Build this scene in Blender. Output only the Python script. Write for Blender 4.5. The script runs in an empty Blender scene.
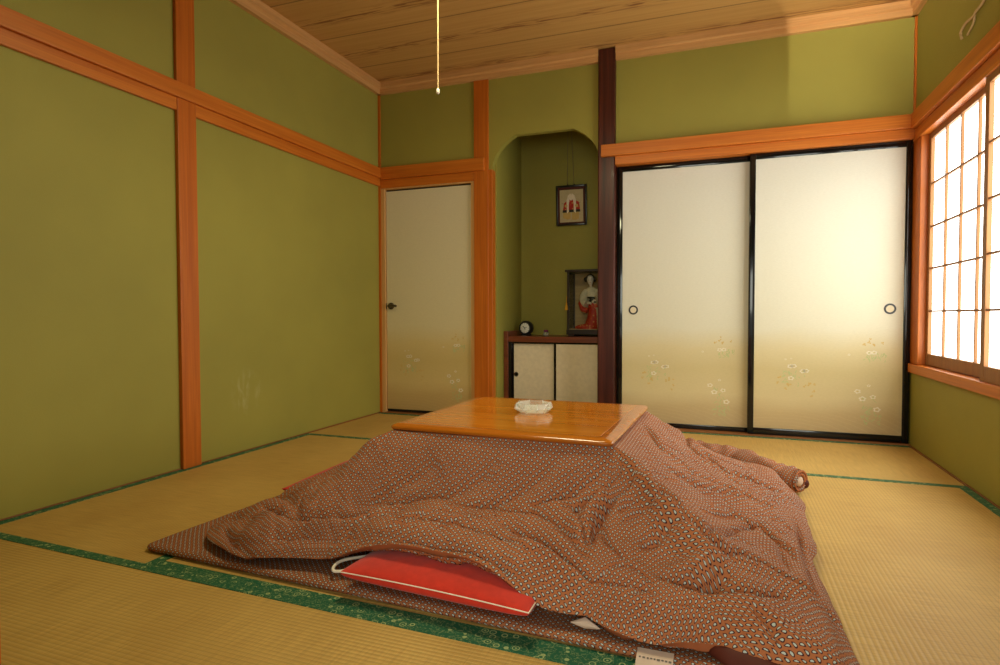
import bpy, bmesh, math, random
import numpy as np
from mathutils import Vector, Matrix
random.seed(7)
SC = bpy.context.scene
COL = SC.collection
PI = math.pi
W, H, CZ, YF = 3.498, 2.43, 2.512, -3.60     # room width, moulding underside, ceiling, front wall

# ------------------------------------------------------------------ camera
cd = bpy.data.cameras.new('camera'); cam = bpy.data.objects.new('camera', cd); COL.objects.link(cam)
cd.sensor_fit = 'HORIZONTAL'; cd.sensor_width = 36; cd.lens = 599.57/1000*36; cd.clip_start = 0.02
yaw, pitch, roll = -.353433395, -.0289228688, -.00156681863
f = Vector((math.sin(yaw)*math.cos(pitch), math.cos(yaw)*math.cos(pitch), math.sin(pitch)))
r = Vector((math.cos(yaw), -math.sin(yaw), 0)); u = r.cross(f)
r2 = r*math.cos(roll)+u*math.sin(roll); u2 = -r*math.sin(roll)+u*math.cos(roll)
M = Matrix((r2, u2, -f)).transposed().to_4x4(); M.translation = (2.47654, -4.03316, .75191)
cam.matrix_world = M
SC.camera = cam
# ------------------------------------------------------------------ world, lights, exposure
wd = bpy.data.worlds.new('world'); SC.world = wd; wd.use_nodes = True
wd.node_tree.nodes['Background'].inputs[0].default_value = (1.0, .99, .88, 1)
wd.node_tree.nodes['Background'].inputs[1].default_value = .45
def lamp(name, kind, loc, energy, color, target=None, **kw):
    l = bpy.data.lights.new(name, kind); l.energy = energy; l.color = color
    for k, v in kw.items(): setattr(l, k, v)
    o = bpy.data.objects.new(name, l); COL.objects.link(o); o.location = loc
    if target is not None:
        o.rotation_euler = (Vector(target)-Vector(loc)).to_track_quat('-Z', 'Y').to_euler()
    return o
PAPER_GLOW = 7.0
lamp('ceiling_lamp_light', 'AREA', (1.66, -2.14, 2.16), 12.8, (1.0, .93, .56), (1.66, -2.14, 0), shape='DISK', size=.44)
lamp('next_room_fill_light', 'AREA', (2.55, -5.6, 1.15), 30, (.98, 1.0, .86), (2.0, 0, 1.25), shape='RECTANGLE', size=1.8, size_y=1.2)  # added fill from the unseen next room, brightens the back wall and foreground
lamp('next_room_beam', 'AREA', (1.236, -5.30,  .60), 1.8, (1.0, .93, .80), (3.30, 0, 2.62), shape='DISK', size=.016, spread=math.radians(16))
SC.view_settings.view_transform = 'Standard'; SC.view_settings.look = 'None'
SC.view_settings.gamma = 1; SC.view_settings.use_curve_mapping = False
SC.view_settings.exposure = 0.40
SC.cycles.use_denoising = True
SC.cycles.max_bounces = 8; SC.cycles.diffuse_bounces = 5; SC.cycles.glossy_bounces = 4; SC.cycles.transmission_bounces = 8
SC.cycles.sample_clamp_indirect = 6; SC.cycles.caustics_reflective = False; SC.cycles.caustics_refractive = False

# ------------------------------------------------------------------ object helpers
def tag(o, label=None, cat=None, group=None, kind=None):
    if label: o['label'] = label
    if cat: o['category'] = cat
    if group: o['group'] = group
    if kind: o['kind'] = kind
    return o
def build(name, bm, mats, parent=None, smooth=None, loc=None):
    me = bpy.data.meshes.new(name); bm.normal_update(); bm.to_mesh(me); bm.free()
    for m in (mats if isinstance(mats, (list, tuple)) else [mats]): me.materials.append(m)
    if smooth is not None:
        for p in me.polygons: p.use_smooth = True
        me.set_sharp_from_angle(angle=math.radians(smooth))
    o = bpy.data.objects.new(name, me); COL.objects.link(o)
    if parent: o.parent = parent
    if loc: o.location = loc
    return o
def empty(name, loc, rz, label, cat, group=None):
    o = bpy.data.objects.new(name, None); COL.objects.link(o); o.location = loc; o.rotation_euler = (0, 0, rz)
    o.empty_display_size = .1
    return tag(o, label, cat, group)
def box(bm, lo, hi, bev=0., mi=0, seg=2):
    lo = Vector(lo); hi = Vector(hi)
    m = Matrix.Translation((lo+hi)/2) @ Matrix.Diagonal((*(hi-lo), 1))
    n0 = len(bm.faces)
    res = bmesh.ops.create_cube(bm, size=1, matrix=m)
    vs = res['verts']; fs = set(f for v in vs for f in v.link_faces)
    for f_ in fs: f_.material_index = mi
    if bev > 0:
        es = list(set(e for v in vs for e in v.link_edges))
        rr = bmesh.ops.bevel(bm, geom=es, offset=bev, segments=seg, affect='EDGES', profile=.5)
        for f_ in rr['faces']: f_.material_index = mi
    return bm
def nbox(lo, hi, bev=0.): return box(bmesh.new(), lo, hi, bev)
def prism(bm, pts, axis, a, b, mi=0):
    """extrude a 2-D outline (the two other axes, in order) along an axis"""
    def P(q, t):
        v = [q[0], q[1]]; v.insert(axis, t); return v
    A = [bm.verts.new(P(q, a)) for q in pts]; B = [bm.verts.new(P(q, b)) for q in pts]
    fs = [bm.faces.new(A), bm.faces.new(B[::-1])]
    n = len(pts)
    for i in range(n): fs.append(bm.faces.new((A[i], B[i], B[(i+1) % n], A[(i+1) % n])))
    for f_ in fs: f_.material_index = mi
    bmesh.ops.recalc_face_normals(bm, faces=fs)
    return bm
def tube(bm, pts, rad, seg=8, closed=False, mi=0):
    pts = [Vector(p) for p in pts]; n = len(pts); rings = []
    rads = rad if isinstance(rad, (list, tuple)) else [rad]*n
    ref = None
    for i in range(n):
        a = pts[i-1] if (i > 0 or closed) else pts[i]; b = pts[(i+1) % n] if (i < n-1 or closed) else pts[i]
        t = (b-a).normalized()
        if ref is None: ref = Vector((0, 0, 1)) if abs(t.z) < .9 else Vector((1, 0, 0))
        x = (ref-t*ref.dot(t)).normalized(); y = t.cross(x); ref = x
        rings.append([bm.verts.new(pts[i]+(x*math.cos(2*PI*k/seg)+y*math.sin(2*PI*k/seg))*rads[i]) for k in range(seg)])
    fs = []
    for i in range(n if closed else n-1):
        A, B = rings[i], rings[(i+1) % n]
        for k in range(seg): fs.append(bm.faces.new((A[k], A[(k+1) % seg], B[(k+1) % seg], B[k])))
    if not closed: fs.append(bm.faces.new(rings[0][::-1])); fs.append(bm.faces.new(rings[-1]))
    for f_ in fs: f_.material_index = mi
    return bm
def lathe(bm, prof, seg=24, c=(0, 0, 0), axis='Z', mi=0, ang0=0.):
    """revolve (radius, height) pairs"""
    rings = []
    for (rr, h) in prof:
        ring = []
        for k in range(seg):
            a = ang0+2*PI*k/seg; x, y = rr*math.cos(a), rr*math.sin(a)
            v = (x, y, h) if axis == 'Z' else ((x, -h, y) if axis == 'Y' else (-h, x, y))
            ring.append(bm.verts.new(Vector(v)+Vector(c)))
        rings.append(ring)
    fs = []
    for A, B in zip(rings, rings[1:]):
        for k in range(seg): fs.append(bm.faces.new((A[k], A[(k+1) % seg], B[(k+1) % seg], B[k])))
    fs.append(bm.faces.new(rings[0][::-1])); fs.append(bm.faces.new(rings[-1]))
    for f_ in fs: f_.material_index = mi
    return bm
def smooth_curve(pts, n=8, closed=False):
    pts = [Vector(p) for p in pts]; out = []; m = len(pts)
    for i in range(m if closed else m-1):
        if closed: p0, p1, p2, p3 = pts[i-1], pts[i], pts[(i+1) % m], pts[(i+2) % m]
        else: p0, p1, p2, p3 = pts[max(i-1, 0)], pts[i], pts[i+1], pts[min(i+2, m-1)]
        for k in range(n):
            t = k/n
            out.append(.5*((2*p1)+(p2-p0)*t+(2*p0-5*p1+4*p2-p3)*t*t+(3*p1-p0-3*p2+p3)*t**3))
    if not closed: out.append(pts[-1])
    return out

# ------------------------------------------------------------------ materials
def lin(c):
    return tuple((x/12.92 if x <= .04045 else ((x+.055)/1.055)**2.4) for x in [v/255 for v in c])+(1,)
class NT_:
    def __init__(s, name):
        s.m = bpy.data.materials.new(name); s.m.use_nodes = True; s.t = s.m.node_tree; s.t.nodes.clear()
        s.out = s.n('ShaderNodeOutputMaterial'); s.b = s.n('ShaderNodeBsdfPrincipled'); s.l(s.b.outputs[0], s.out.inputs[0])
    def n(s, t, **kw):
        nd = s.t.nodes.new(t)
        for k, v in kw.items(): setattr(nd, k, v)
        return nd
    def l(s, a, b): s.t.links.new(a, b)
    def put(s, sock, v):
        if hasattr(v, 'links') or isinstance(v, bpy.types.NodeSocket): s.l(v, sock)
        else: sock.default_value = v
    def math(s, op, a, b=0., c=0.):
        nd = s.n('ShaderNodeMath', operation=op)
        for i, v in enumerate((a, b, c)): s.put(nd.inputs[i], v)
        return nd.outputs[0]
    def coord(s, which='Object'): return s.n('ShaderNodeTexCoord').outputs[which]
    def mapping(s, vec, scale=(1, 1, 1), rot=(0, 0, 0), loc=(0, 0, 0)):
        nd = s.n('ShaderNodeMapping'); s.l(vec, nd.inputs[0]); nd.inputs['Scale'].default_value = scale
        nd.inputs['Rotation'].default_value = rot; nd.inputs['Location'].default_value = loc; return nd.outputs[0]
    def noise(s, vec, scale, detail=3., rough=.5, dist=0.):
        nd = s.n('ShaderNodeTexNoise'); s.l(vec, nd.inputs['Vector']); nd.inputs['Scale'].default_value = scale
        nd.inputs['Detail'].default_value = detail; nd.inputs['Roughness'].default_value = rough; nd.inputs['Distortion'].default_value = dist
        return nd.outputs[0]
    def ramp(s, fac, stops, interp='LINEAR'):
        nd = s.n('ShaderNodeValToRGB'); s.l(fac, nd.inputs[0]); cr = nd.color_ramp; cr.interpolation = interp
        while len(cr.elements) < len(stops): cr.elements.new(.5)
        for e, (p, c) in zip(cr.elements, stops): e.position = p; e.color = c
        return nd.outputs[0]
    def mix(s, fac, a, b, mode='MIX'):
        nd = s.n('ShaderNodeMix', data_type='RGBA', blend_type=mode)
        s.put(nd.inputs[0], fac); s.put(nd.inputs[6], a); s.put(nd.inputs[7], b); return nd.outputs[2]
    def bump(s, h, strength=.3, dist=.01):
        nd = s.n('ShaderNodeBump'); s.l(h, nd.inputs['Height']); nd.inputs['Strength'].default_value = strength
        nd.inputs['Distance'].default_value = dist; s.l(nd.outputs[0], s.b.inputs['Normal'])
    def set(s, color=None, rough=.5, spec=None, **kw):
        if color is not None: s.put(s.b.inputs['Base Color'], color)
        s.put(s.b.inputs['Roughness'], rough)
        if spec is not None: s.b.inputs['Specular IOR Level'].default_value = spec
        for k, v in kw.items(): s.put(s.b.inputs[k], v)
        return s.m
def gray(v): return (v, v, v, 1)

def m_plain(name, c, rough=.5, spec=.5, var=.06, **kw):
    t = NT_(name); c = lin(c)
    n = t.noise(t.coord(), 40, 3)
    a = tuple(min(1, x*(1-var)) for x in c[:3])+(1,); b = tuple(min(1, x*(1+var)) for x in c[:3])+(1,)
    return t.set(t.ramp(n, [(.3, a), (.7, b)]), rough, spec, **kw)
def m_plaster(name, c, scuff=False):
    t = NT_(name); c = lin(c); co = t.coord()
    big = t.noise(co, 1.3, 4, .55); fine = t.noise(co, 160, 4, .7)
    a = tuple(x*.90 for x in c[:3])+(1,); b = tuple(x*1.08 for x in c[:3])+(1,)
    col = t.ramp(big, [(.3, a), (.7, b)])
    sp = t.ramp(t.noise(co, 420, 2, .6), [(.35, gray(.86)), (.6, gray(1.04))])
    if scuff:                        # pale scuff marks rubbed into the plaster at one spot
        sp2 = t.n('ShaderNodeSeparateXYZ'); t.l(co, sp2.inputs[0])
        dy = t.math('DIVIDE', t.math('ADD', sp2.outputs[1], 1.40), .13); dz = t.math('DIVIDE', t.math('SUBTRACT', sp2.outputs[2], .33), .14)
        near = t.math('MAXIMUM', t.math('SUBTRACT', 1, t.math('ADD', t.math('MULTIPLY', dy, dy), t.math('MULTIPLY', dz, dz))), 0)
        st = t.noise(t.mapping(co, (1, 26, 9), (math.radians(35), 0, 0)), 1, 3, .6, .8)
        col = t.mix(t.math('MULTIPLY', t.math('MULTIPLY', near, t.ramp(st, [(.5, gray(0)), (.66, gray(1))])), .4), col, lin((196, 188, 140)))
    t.bump(fine, .25, .002)
    return t.set(t.mix(1, col, sp, 'MULTIPLY'), .62, .35)
def m_wood(name, c1, c2, axis=2, rough=.42, scale=1., spec=.45, coat=0.):
    t = NT_(name); co = t.coord()
    sc = [38*scale]*3; sc[axis] = 1.4*scale
    v = t.mapping(co, tuple(sc))
    g = t.noise(v, 1.0, 5, .6, .6)
    sc2 = [160*scale]*3; sc2[axis] = 2.5
    g2 = t.noise(t.mapping(co, tuple(sc2)), 1.0, 2, .5)
    col = t.ramp(g, [(.28, lin(c1)), (.5, lin([(x+y)/2 for x, y in zip(c1, c2)])), (.72, lin(c2))])
    col = t.mix(.35, col, t.ramp(g2, [(.3, gray(.72)), (.65, gray(1.1))]), 'MULTIPLY')
    t.bump(g, .08, .002)
    return t.set(col, t.math('MULTIPLY_ADD', g, .12, rough-.06), spec, **({'Coat Weight': coat, 'Coat Roughness': .08} if coat else {}))
def m_ceiling():
    t = NT_('ceiling_cedar'); co = t.coord()
    sep = t.n('ShaderNodeSeparateXYZ'); t.l(co, sep.inputs[0]); y = sep.outputs[1]
    bd = t.math('DIVIDE', t.math('ADD', y, .425+4.4), .45)           # boards run along x, 45 cm wide
    fr = t.math('FRACT', bd); idn = t.math('FLOOR', bd)
    comb = t.n('ShaderNodeCombineXYZ'); t.l(t.math('ADD', sep.outputs[0], t.math('MULTIPLY', idn, 3.7)), comb.inputs[0]); t.l(fr, comb.inputs[1]); t.l(idn, comb.inputs[2])
    g = t.noise(t.mapping(comb.outputs[0], (1.1, 18, 5)), 1, 4, .6, .5)
    col = t.ramp(g, [(.25, lin((186, 138, 76))), (.55, lin((196, 150, 86))), (.8, lin((204, 158, 94)))])
    # dark pointed figure marks strung along the middle of each board
    k = t.noise(t.mapping(comb.outputs[0], (5.2, 26, 7)), 1, 2, .5, .8)
    band = t.math('SUBTRACT', 1, t.math('MULTIPLY', t.math('ABSOLUTE', t.math('SUBTRACT', fr, .55)), 6.5))
    mk = t.math('MULTIPLY', t.ramp(k, [(.50, gray(0)), (.60, gray(1))]), t.math('MAXIMUM', band, 0))
    col = t.mix(t.math('MULTIPLY', mk, .95), col, lin((128, 76, 40)))
    edge = t.math('GREATER_THAN', t.math('ABSOLUTE', t.math('SUBTRACT', fr, .5)), .489)
    col = t.mix(t.math('MULTIPLY', edge, .6), col, lin((84, 50, 28)))
    t.bump(t.math('SUBTRACT', 1, edge), .4, .004)
    return t.set(col, .55, .3)
def m_tatami(name, along_x):
    t = NT_(name); co = t.coord(); sep = t.n('ShaderNodeSeparateXYZ'); t.l(co, sep.inputs[0])
    a, b = (sep.outputs[1], sep.outputs[0]) if along_x else (sep.outputs[0], sep.outputs[1])
    rib = t.math('SINE', t.math('MULTIPLY', a, 2*PI/.0135))
    off = t.math('MULTIPLY', t.math('FLOOR', t.math('DIVIDE', a, .0135)), 1.7)
    rush = t.noise(t.mapping(co, (6, 260, 1) if not along_x else (260, 6, 1)), 1, 2, .6)
    big = t.noise(co, 2.2, 4, .6)
    col = t.ramp(big, [(.3, lin((194, 154, 82))), (.7, lin((212, 174, 98)))])
    col = t.mix(1, col, t.ramp(rush, [(.25, gray(.80)), (.7, gray(1.08))]), 'MULTIPLY')
    r01 = t.math('MULTIPLY_ADD', rib, .5, .5)
    col = t.mix(1, col, t.ramp(r01, [(0, gray(.84)), (.35, gray(1.0))]), 'MULTIPLY')
    t.bump(t.math('ADD', r01, t.math('MULTIPLY', rush, .5)), .35, .002)
    return t.set(col, .55, .35)
def m_border():
    t = NT_('green_border_cloth'); co = t.coord()
    v = t.n('ShaderNodeTexVoronoi'); v.feature = 'F1'; t.l(t.mapping(co, (37, 37, 0)), v.inputs['Vector']); v.inputs['Scale'].default_value = 1
    v.inputs['Randomness'].default_value = .75
    d = v.outputs['Distance']
    petal = t.math('SINE', t.math('MULTIPLY', d, 26))
    f1 = t.math('MULTIPLY', t.math('LESS_THAN', d, .46), t.ramp(petal, [(.42, gray(0)), (.62, gray(1))]))
    n = t.noise(co, 90, 2); lines = t.ramp(n, [(.50, gray(0)), (.54, gray(.5)), (.58, gray(0))])
    fac = t.math('MAXIMUM', t.math('MULTIPLY', f1, .9), lines)
    col = t.mix(fac, lin((22, 92, 64)), lin((168, 182, 124)))
    t.bump(t.noise(co, 700, 2), .2, .001)
    return t.set(col, .6, .3)
def m_fabric(name, pitch=.0130, tint=1., bumpy=.8):
    """red-brown cotton with small outlined paisley drops, laid out from the cloth's own UV (metres)"""
    t = NT_(name); uv = t.coord('UV')
    sep = t.n('ShaderNodeSeparateXYZ'); t.l(t.mapping(uv, (1/pitch, 1/pitch, 1), (0, 0, math.radians(45))), sep.inputs[0])
    X, Y = sep.outputs[0], sep.outputs[1]
    ix, iy = t.math('FLOOR', X), t.math('FLOOR', Y)
    fx = t.math('SUBTRACT', t.math('FRACT', X), .5); fy = t.math('SUBTRACT', t.math('FRACT', Y), .5)
    par = t.math('MODULO', t.math('ABSOLUTE', t.math('ADD', ix, iy)), 2.0)          # alternate the tilt
    sgn = t.math('MULTIPLY_ADD', par, 2, -1)
    ang = t.math('MULTIPLY_ADD', sgn, .62, PI/4)
    ca, sa = t.math('COSINE', ang), t.math('SINE', ang)
    px = t.math('ADD', t.math('MULTIPLY', fx, ca), t.math('MULTIPLY', fy, sa))
    py = t.math('SUBTRACT', t.math('MULTIPLY', fy, ca), t.math('MULTIPLY', fx, sa))
    py = t.math('ADD', py, t.math('MULTIPLY', t.math('MULTIPLY', px, px), .7))       # bent like a bean
    wid = t.math('MULTIPLY_ADD', px, .12, .215)
    d = t.math('SQRT', t.math('ADD', t.math('POWER', t.math('DIVIDE', px, .355), 2), t.math('POWER', t.math('DIVIDE', py, wid), 2)))
    white = t.ramp(d, [(.66, gray(1)), (.80, gray(0))])
    dark = t.ramp(t.math('MULTIPLY', d, .5), [(.58, gray(1)), (.67, gray(0))])
    co = t.coord(); big = t.noise(co, 6, 3)
    g = t.ramp(big, [(.3, lin((168*tint, 100*tint, 62*tint))), (.7, lin((182*tint, 112*tint, 71*tint)))])
    # the ground between the drops carries a fine dotted print
    dots = t.math('MULTIPLY', t.math('SINE', t.math('MULTIPLY', X, 4*PI)), t.math('SINE', t.math('MULTIPLY', Y, 4*PI)))
    g = t.mix(t.ramp(dots, [(.55, gray(0)), (.9, gray(.15))]), g, lin((112, 50, 40)))
    col = t.mix(dark, g, lin((64, 25, 33)))
    col = t.mix(white, col, lin((188, 196, 188)))
    n1 = t.noise(t.mapping(co, (1, 1, 1.4)), 26, 5, .62, 1.2); n2 = t.noise(co, 900, 1)
    t.bump(t.math('ADD', n1, t.math('MULTIPLY', n2, .05)), bumpy, .010)
    return t.set(col, .82, .15)
def m_fusuma(name='fusuma_paper', tint=(1, 1, 1, 1)):
    """washi panel paper with its printed cloud bands toward the foot"""
    t = NT_(name); co = t.coord(); sep = t.n('ShaderNodeSeparateXYZ'); t.l(co, sep.inputs[0])
    n = t.noise(t.mapping(co, (1.2, 1, 3)), 2.2, 3)
    z = t.math('ADD', sep.outputs[2], t.math('MULTIPLY_ADD', n, .10, -.05))
    a, b, c_, d = lin((214, 196, 164)), lin((228, 214, 178)), lin((206, 186, 134)), lin((196, 172, 126))
    col = t.ramp(t.math('DIVIDE', z, 1.75), [(.02, lin((192, 167, 124))), (.085, lin((198, 174, 128))), (.135, lin((212, 194, 146))), (.24, lin((206, 188, 138))), (.31, lin((214, 198, 154))), (.38, lin((218, 211, 186))), (1, lin((219, 215, 202)))])
    # faint pale grass arcs printed in the lowest band
    w = t.n('ShaderNodeTexWave'); w.wave_type = 'RINGS'; w.rings_direction = 'SPHERICAL'; t.l(t.mapping(co, (3.2, 0, 7), loc=(-.6, 0, .8)), w.inputs['Vector']); w.inputs['Scale'].default_value = 2.2; w.inputs['Distortion'].default_value = 2.5
    ln = t.ramp(w.outputs['Fac'], [(.90, gray(0)), (.97, gray(1))])
    low = t.ramp(sep.outputs[2], [(.12, gray(.16)), (.24, gray(0))])
    col = t.mix(t.math('MULTIPLY', ln, low), col, lin((222, 206, 150)))
    fib = t.ramp(t.noise(t.mapping(co, (60, 60, 200)), 1, 3, .6), [(.3, gray(.96)), (.7, gray(1.02))])
    t.bump(t.noise(co, 300, 3), .08, .001)
    return t.set(t.mix(1, t.mix(1, col, fib, 'MULTIPLY'), tint, 'MULTIPLY'), .55, .3)
def m_shoji(name, k):
    t = NT_(name); n = t.noise(t.coord(), 60, 4, .7)
    col = t.ramp(n, [(.3, lin((250, 246, 236))), (.7, lin((255, 253, 246)))])
    return t.set(col, .8, .1, **{'Emission Color': (.95, 1.0, .94, 1), 'Emission Strength': PAPER_GLOW*k})
def m_glass(name, tint=(1, 1, 1, 1), rough=.01, ior=1.5):
    t = NT_(name); n = t.noise(t.coord(), 20, 2)
    return t.set(tint, t.math('MULTIPLY_ADD', n, .01, rough), .5, **{'Transmission Weight': .8, 'IOR': ior})
def m_cutglass(name):
    t = NT_(name); tr = t.n('ShaderNodeBsdfTransparent'); tr.inputs[0].default_value = (.97, .98, .96, 1)
    lw = t.n('ShaderNodeLayerWeight'); lw.inputs['Blend'].default_value = .42; mx = t.n('ShaderNodeMixShader')
    n = t.noise(t.coord(), 30, 2); t.set((.93, .94, .90, 1), t.math('MULTIPLY_ADD', n, .05, .03), .8)
    t.l(t.math('MULTIPLY_ADD', lw.outputs['Fresnel'], .58, .12), mx.inputs[0]); t.l(tr.outputs[0], mx.inputs[1]); t.l(t.b.outputs[0], mx.inputs[2]); t.l(mx.outputs[0], t.out.inputs[0])
    return t.m
def m_pane(name):
    t = NT_(name); tr = t.n('ShaderNodeBsdfTransparent'); gl = t.n('ShaderNodeBsdfGlossy'); gl.inputs['Roughness'].default_value = .03
    fr = t.n('ShaderNodeFresnel'); fr.inputs['IOR'].default_value = 1.35; mx = t.n('ShaderNodeMixShader')
    t.l(fr.outputs[0], mx.inputs[0]); t.l(tr.outputs[0], mx.inputs[1]); t.l(gl.outputs[0], mx.inputs[2]); t.l(mx.outputs[0], t.out.inputs[0]); t.t.nodes.remove(t.b)
    tr.inputs[0].default_value = (.94, .95, .93, 1)
    return t.m
MAT = dict(
    wall=m_plaster('olive_plaster', (156, 147, 64)), wallscuff=m_plaster('scuffed_olive_plaster', (156, 147, 64), True),
    post=m_wood('orange_cedar_post', (176, 86, 14), (204, 112, 28), 2),
    beamx=m_wood('orange_cedar_beam_across', (184, 94, 20), (210, 124, 38), 0),
    beamy=m_wood('orange_cedar_beam_deep', (184, 94, 20), (210, 124, 38), 1),
    footy=m_wood('brown_foot_strip', (120, 70, 30), (146, 90, 42), 1),
    palex=m_wood('pale_cedar_across', (196, 142, 84), (216, 166, 104), 0, .5),
    paley=m_wood('pale_cedar_deep', (196, 142, 84), (216, 166, 104), 1, .5),
    palez=m_wood('pale_cedar_upright', (198, 146, 84), (218, 168, 104), 2, .5),
    shojiwood=m_wood('shoji_frame_cedar', (140, 90, 46), (162, 110, 60), 2, .55),
    dark=m_wood('dark_rosewood_post', (44, 17, 14), (92, 38, 26), 2, .3, 1., .4, .12),
    darkx=m_wood('dark_shelf_wood', (92, 44, 24), (130, 66, 36), 0, .35),
    ceil=m_ceiling(),
    tat_x=m_tatami('tatami_rush_across', True), tat_y=m_tatami('tatami_rush_deep', False),
    border=m_border(),
    quilt=m_fabric('paisley_quilt_cotton'), mat=m_fabric('paisley_mat_cotton', .0130, .92, .35),
    fusuma=m_fusuma(), doorpaper=m_fusuma('warm_tinted_door_paper', (1.0, .93, .72, 1)), sillx=m_wood('brown_sill_wood', (132, 78, 34), (158, 98, 48), 0), shoji=m_shoji('lit_shoji_paper', .64), shoji2=m_shoji('lit_shoji_paper_of_near_sash', .74),  # door paper: tint stands in for warm bounce light on the shaded door
    lacquer=m_plain('black_lacquer', (14, 14, 15), .10, .5, .1),
    white=m_plain('printed_white_petal', (228, 218, 192), .6, .2), ochre=m_plain('printed_ochre_petal', (206, 174, 106), .6, .2),
    leaf=m_plain('printed_pale_leaf', (186, 192, 134), .6, .2),
    top=m_wood('kotatsu_veneer', (186, 106, 20), (208, 130, 38), 0, .12, .8, .5, .1),
    topedge=m_wood('kotatsu_bullnose', (172, 92, 18), (192, 112, 30), 0, .14, .8, .5, .3),
    red=m_plain('red_cushion_cotton', (206, 52, 34), .8, .2, .08, **{'Sheen Weight': .2}),
    piping=m_plain('white_piping', (240, 226, 206), .7, .2),
    glass=m_cutglass('cut_glass'), pane=m_pane('case_glass'),
    black=m_plain('black_plastic', (20, 20, 21), .3, .5), metal=m_plain('aged_brass_metal', (120, 104, 76), .32, .5, .1, Metallic=.9),
    steel=m_plain('dark_handle_metal', (92, 84, 70), .3, .5, .1, Metallic=.85),
    sheet=m_plain('tan_picture_sheet', (202, 186, 148), .7, .2), cream=m_plain('cream_paper', (222, 208, 176), .7, .2), lining=m_plain('cream_lining_cloth', (216, 190, 170), .85, .1),
    hem=m_plain('plain_red_brown_hem', (150, 84, 52), .85, .15), brown=m_plain('dark_brown_lining', (84, 34, 24), .6, .3), skin=m_plain('doll_white_face', (236, 220, 204), .5, .3),
    hair=m_plain('black_doll_hair', (18, 16, 18), .4, .4), robe=m_plain('ivory_robe_silk', (222, 208, 182), .5, .3, .12),
    cord=m_plain('cream_cord', (196, 166, 120), .7, .2), yellow=m_plain('yellow_tassel_silk', (216, 158, 40), .6, .3),
    purple=m_plain('purple_lid', (128, 28, 84), .4, .4), casewood=m_plain('dark_case_wood', (46, 34, 26), .35, .4),
    backing=m_wood('case_back_board', (176, 142, 96), (196, 164, 116), 0, .6), ink=m_plain('grey_tag_ink', (120, 112, 104), .8, .1),
    dial=m_plain('pale_clock_dial', (226, 224, 210), .4, .4), green=m_plain('dark_green_wire', (40, 66, 50), .5, .4),
    shade=m_plain('white_lamp_shade', (236, 228, 208), .6, .2), subfloor=m_plain('subfloor_boards', (120, 90, 60), .8, .2),
)
def m_red_robe():
    t = NT_('red_gold_kimono_silk'); co = t.coord()
    v = t.n('ShaderNodeTexVoronoi'); t.l(co, v.inputs['Vector']); v.inputs['Scale'].default_value = 46
    col = t.ramp(v.outputs['Distance'], [(.1, lin((214, 170, 96))), (.3, lin((190, 52, 26))), (.6, lin((176, 34, 24)))])
    return t.set(col, .5, .3)
MAT['redrobe'] = m_red_robe()
# ------------------------------------------------------------------ the setting
_tn = [0]
def struct(name, bm, m, label, cat, parent=None, smooth=None):
    return tag(build(name, bm, m, parent, smooth), label, cat, None, 'structure')
def trim(bm, m, label, cat='wooden trim', smooth=None):
    _tn[0] += 1
    return struct('trim_%d' % _tn[0], bm, m, label, cat, None, smooth)
TB = 2.62                                            # far top of walls
struct('floor', nbox((-.1, YF-.9, -.12), (W+.1, .80, -.052)), MAT['subfloor'], 'board floor lying beneath the tatami mats', 'floor')
struct('ceiling', nbox((-.1, YF-.1, CZ), (W+.1, .02, CZ+.05)), MAT['ceil'], 'cedar board ceiling with dark grain marks above the room', 'ceiling')
struct('wall_left', nbox((-.12, YF-.1, -.052), (0, .10, TB)), MAT['wallscuff'], 'long olive green plaster wall on the left', 'wall')
bm = bmesh.new()                                     # right wall round the window opening
WY0, WY1, WZ0, WZ1 = -.120, -1.92, .43, 1.735
box(bm, (W, YF-.1, -.052), (W+.14, .10, WZ0)); box(bm, (W, YF-.1, WZ1), (W+.14, .10, TB))
box(bm, (W, WY0, WZ0), (W+.14, .10, WZ1)); box(bm, (W, YF-.1, WZ0), (W+.14, WY1, WZ1))
struct('wall_right', bm, MAT['wall'], 'olive green plaster wall around the paper window on the right', 'wall')
# back wall: over the door, over the alcove with its arched shoulders, over the closet
bm = bmesh.new()
box(bm, (-.02, 0, 1.722), (.90, .05, TB))
def arc(x0, z0, x1, z1, n=9):
    out = []
    for i in range(n+1):
        a = (PI/2)*i/n*.56
        q = math.sin(a)/math.sin(PI/2*.56); h = (1-math.cos(a))/(1-math.cos(PI/2*.56))
        out.append((x0+(x1-x0)*h, z0+(z1-z0)*q))
    return out
outl = [(.90, TB), (.90, 1.79)] + arc(.932, 1.79, 1.103, 2.020) + arc(1.70, 1.795, 1.520, 2.020)[::-1] + [(1.75, 1.795), (1.75, TB)]
prism(bm, outl, 1, 0, .05)
box(bm, (1.75, 0, 1.76), (W+.05, .05, TB))
box(bm, (-.02, .075, -.052), (.86, .10, 1.72))                        # behind the door
box(bm, (1.80, .10, -.052), (W+.05, .13, 1.76))                        # unseen panel close behind the closet doors, added to stop light leaks
struct('wall_back', bm, MAT['wall'], 'olive green plaster wall above door, alcove and closet with an arched opening', 'wall')
bm = bmesh.new()
AX0, AX1, AY, ATOP = .946, 1.735, .62, 2.34
box(bm, (AX0-.09, .05, -.052), (AX0, AY+.08, ATOP)); box(bm, (AX1, .05, -.052), (AX1+.06, AY+.08, ATOP)); box(bm, (AX0-.09, AY, -.052), (AX1+.06, AY+.08, ATOP))
box(bm, (AX0-.09, .05, ATOP), (AX1+.06, AY+.08, ATOP+.05))
struct('wall_alcove', bm, MAT['wall'], 'olive green plaster lining inside the arched alcove', 'wall')
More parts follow.
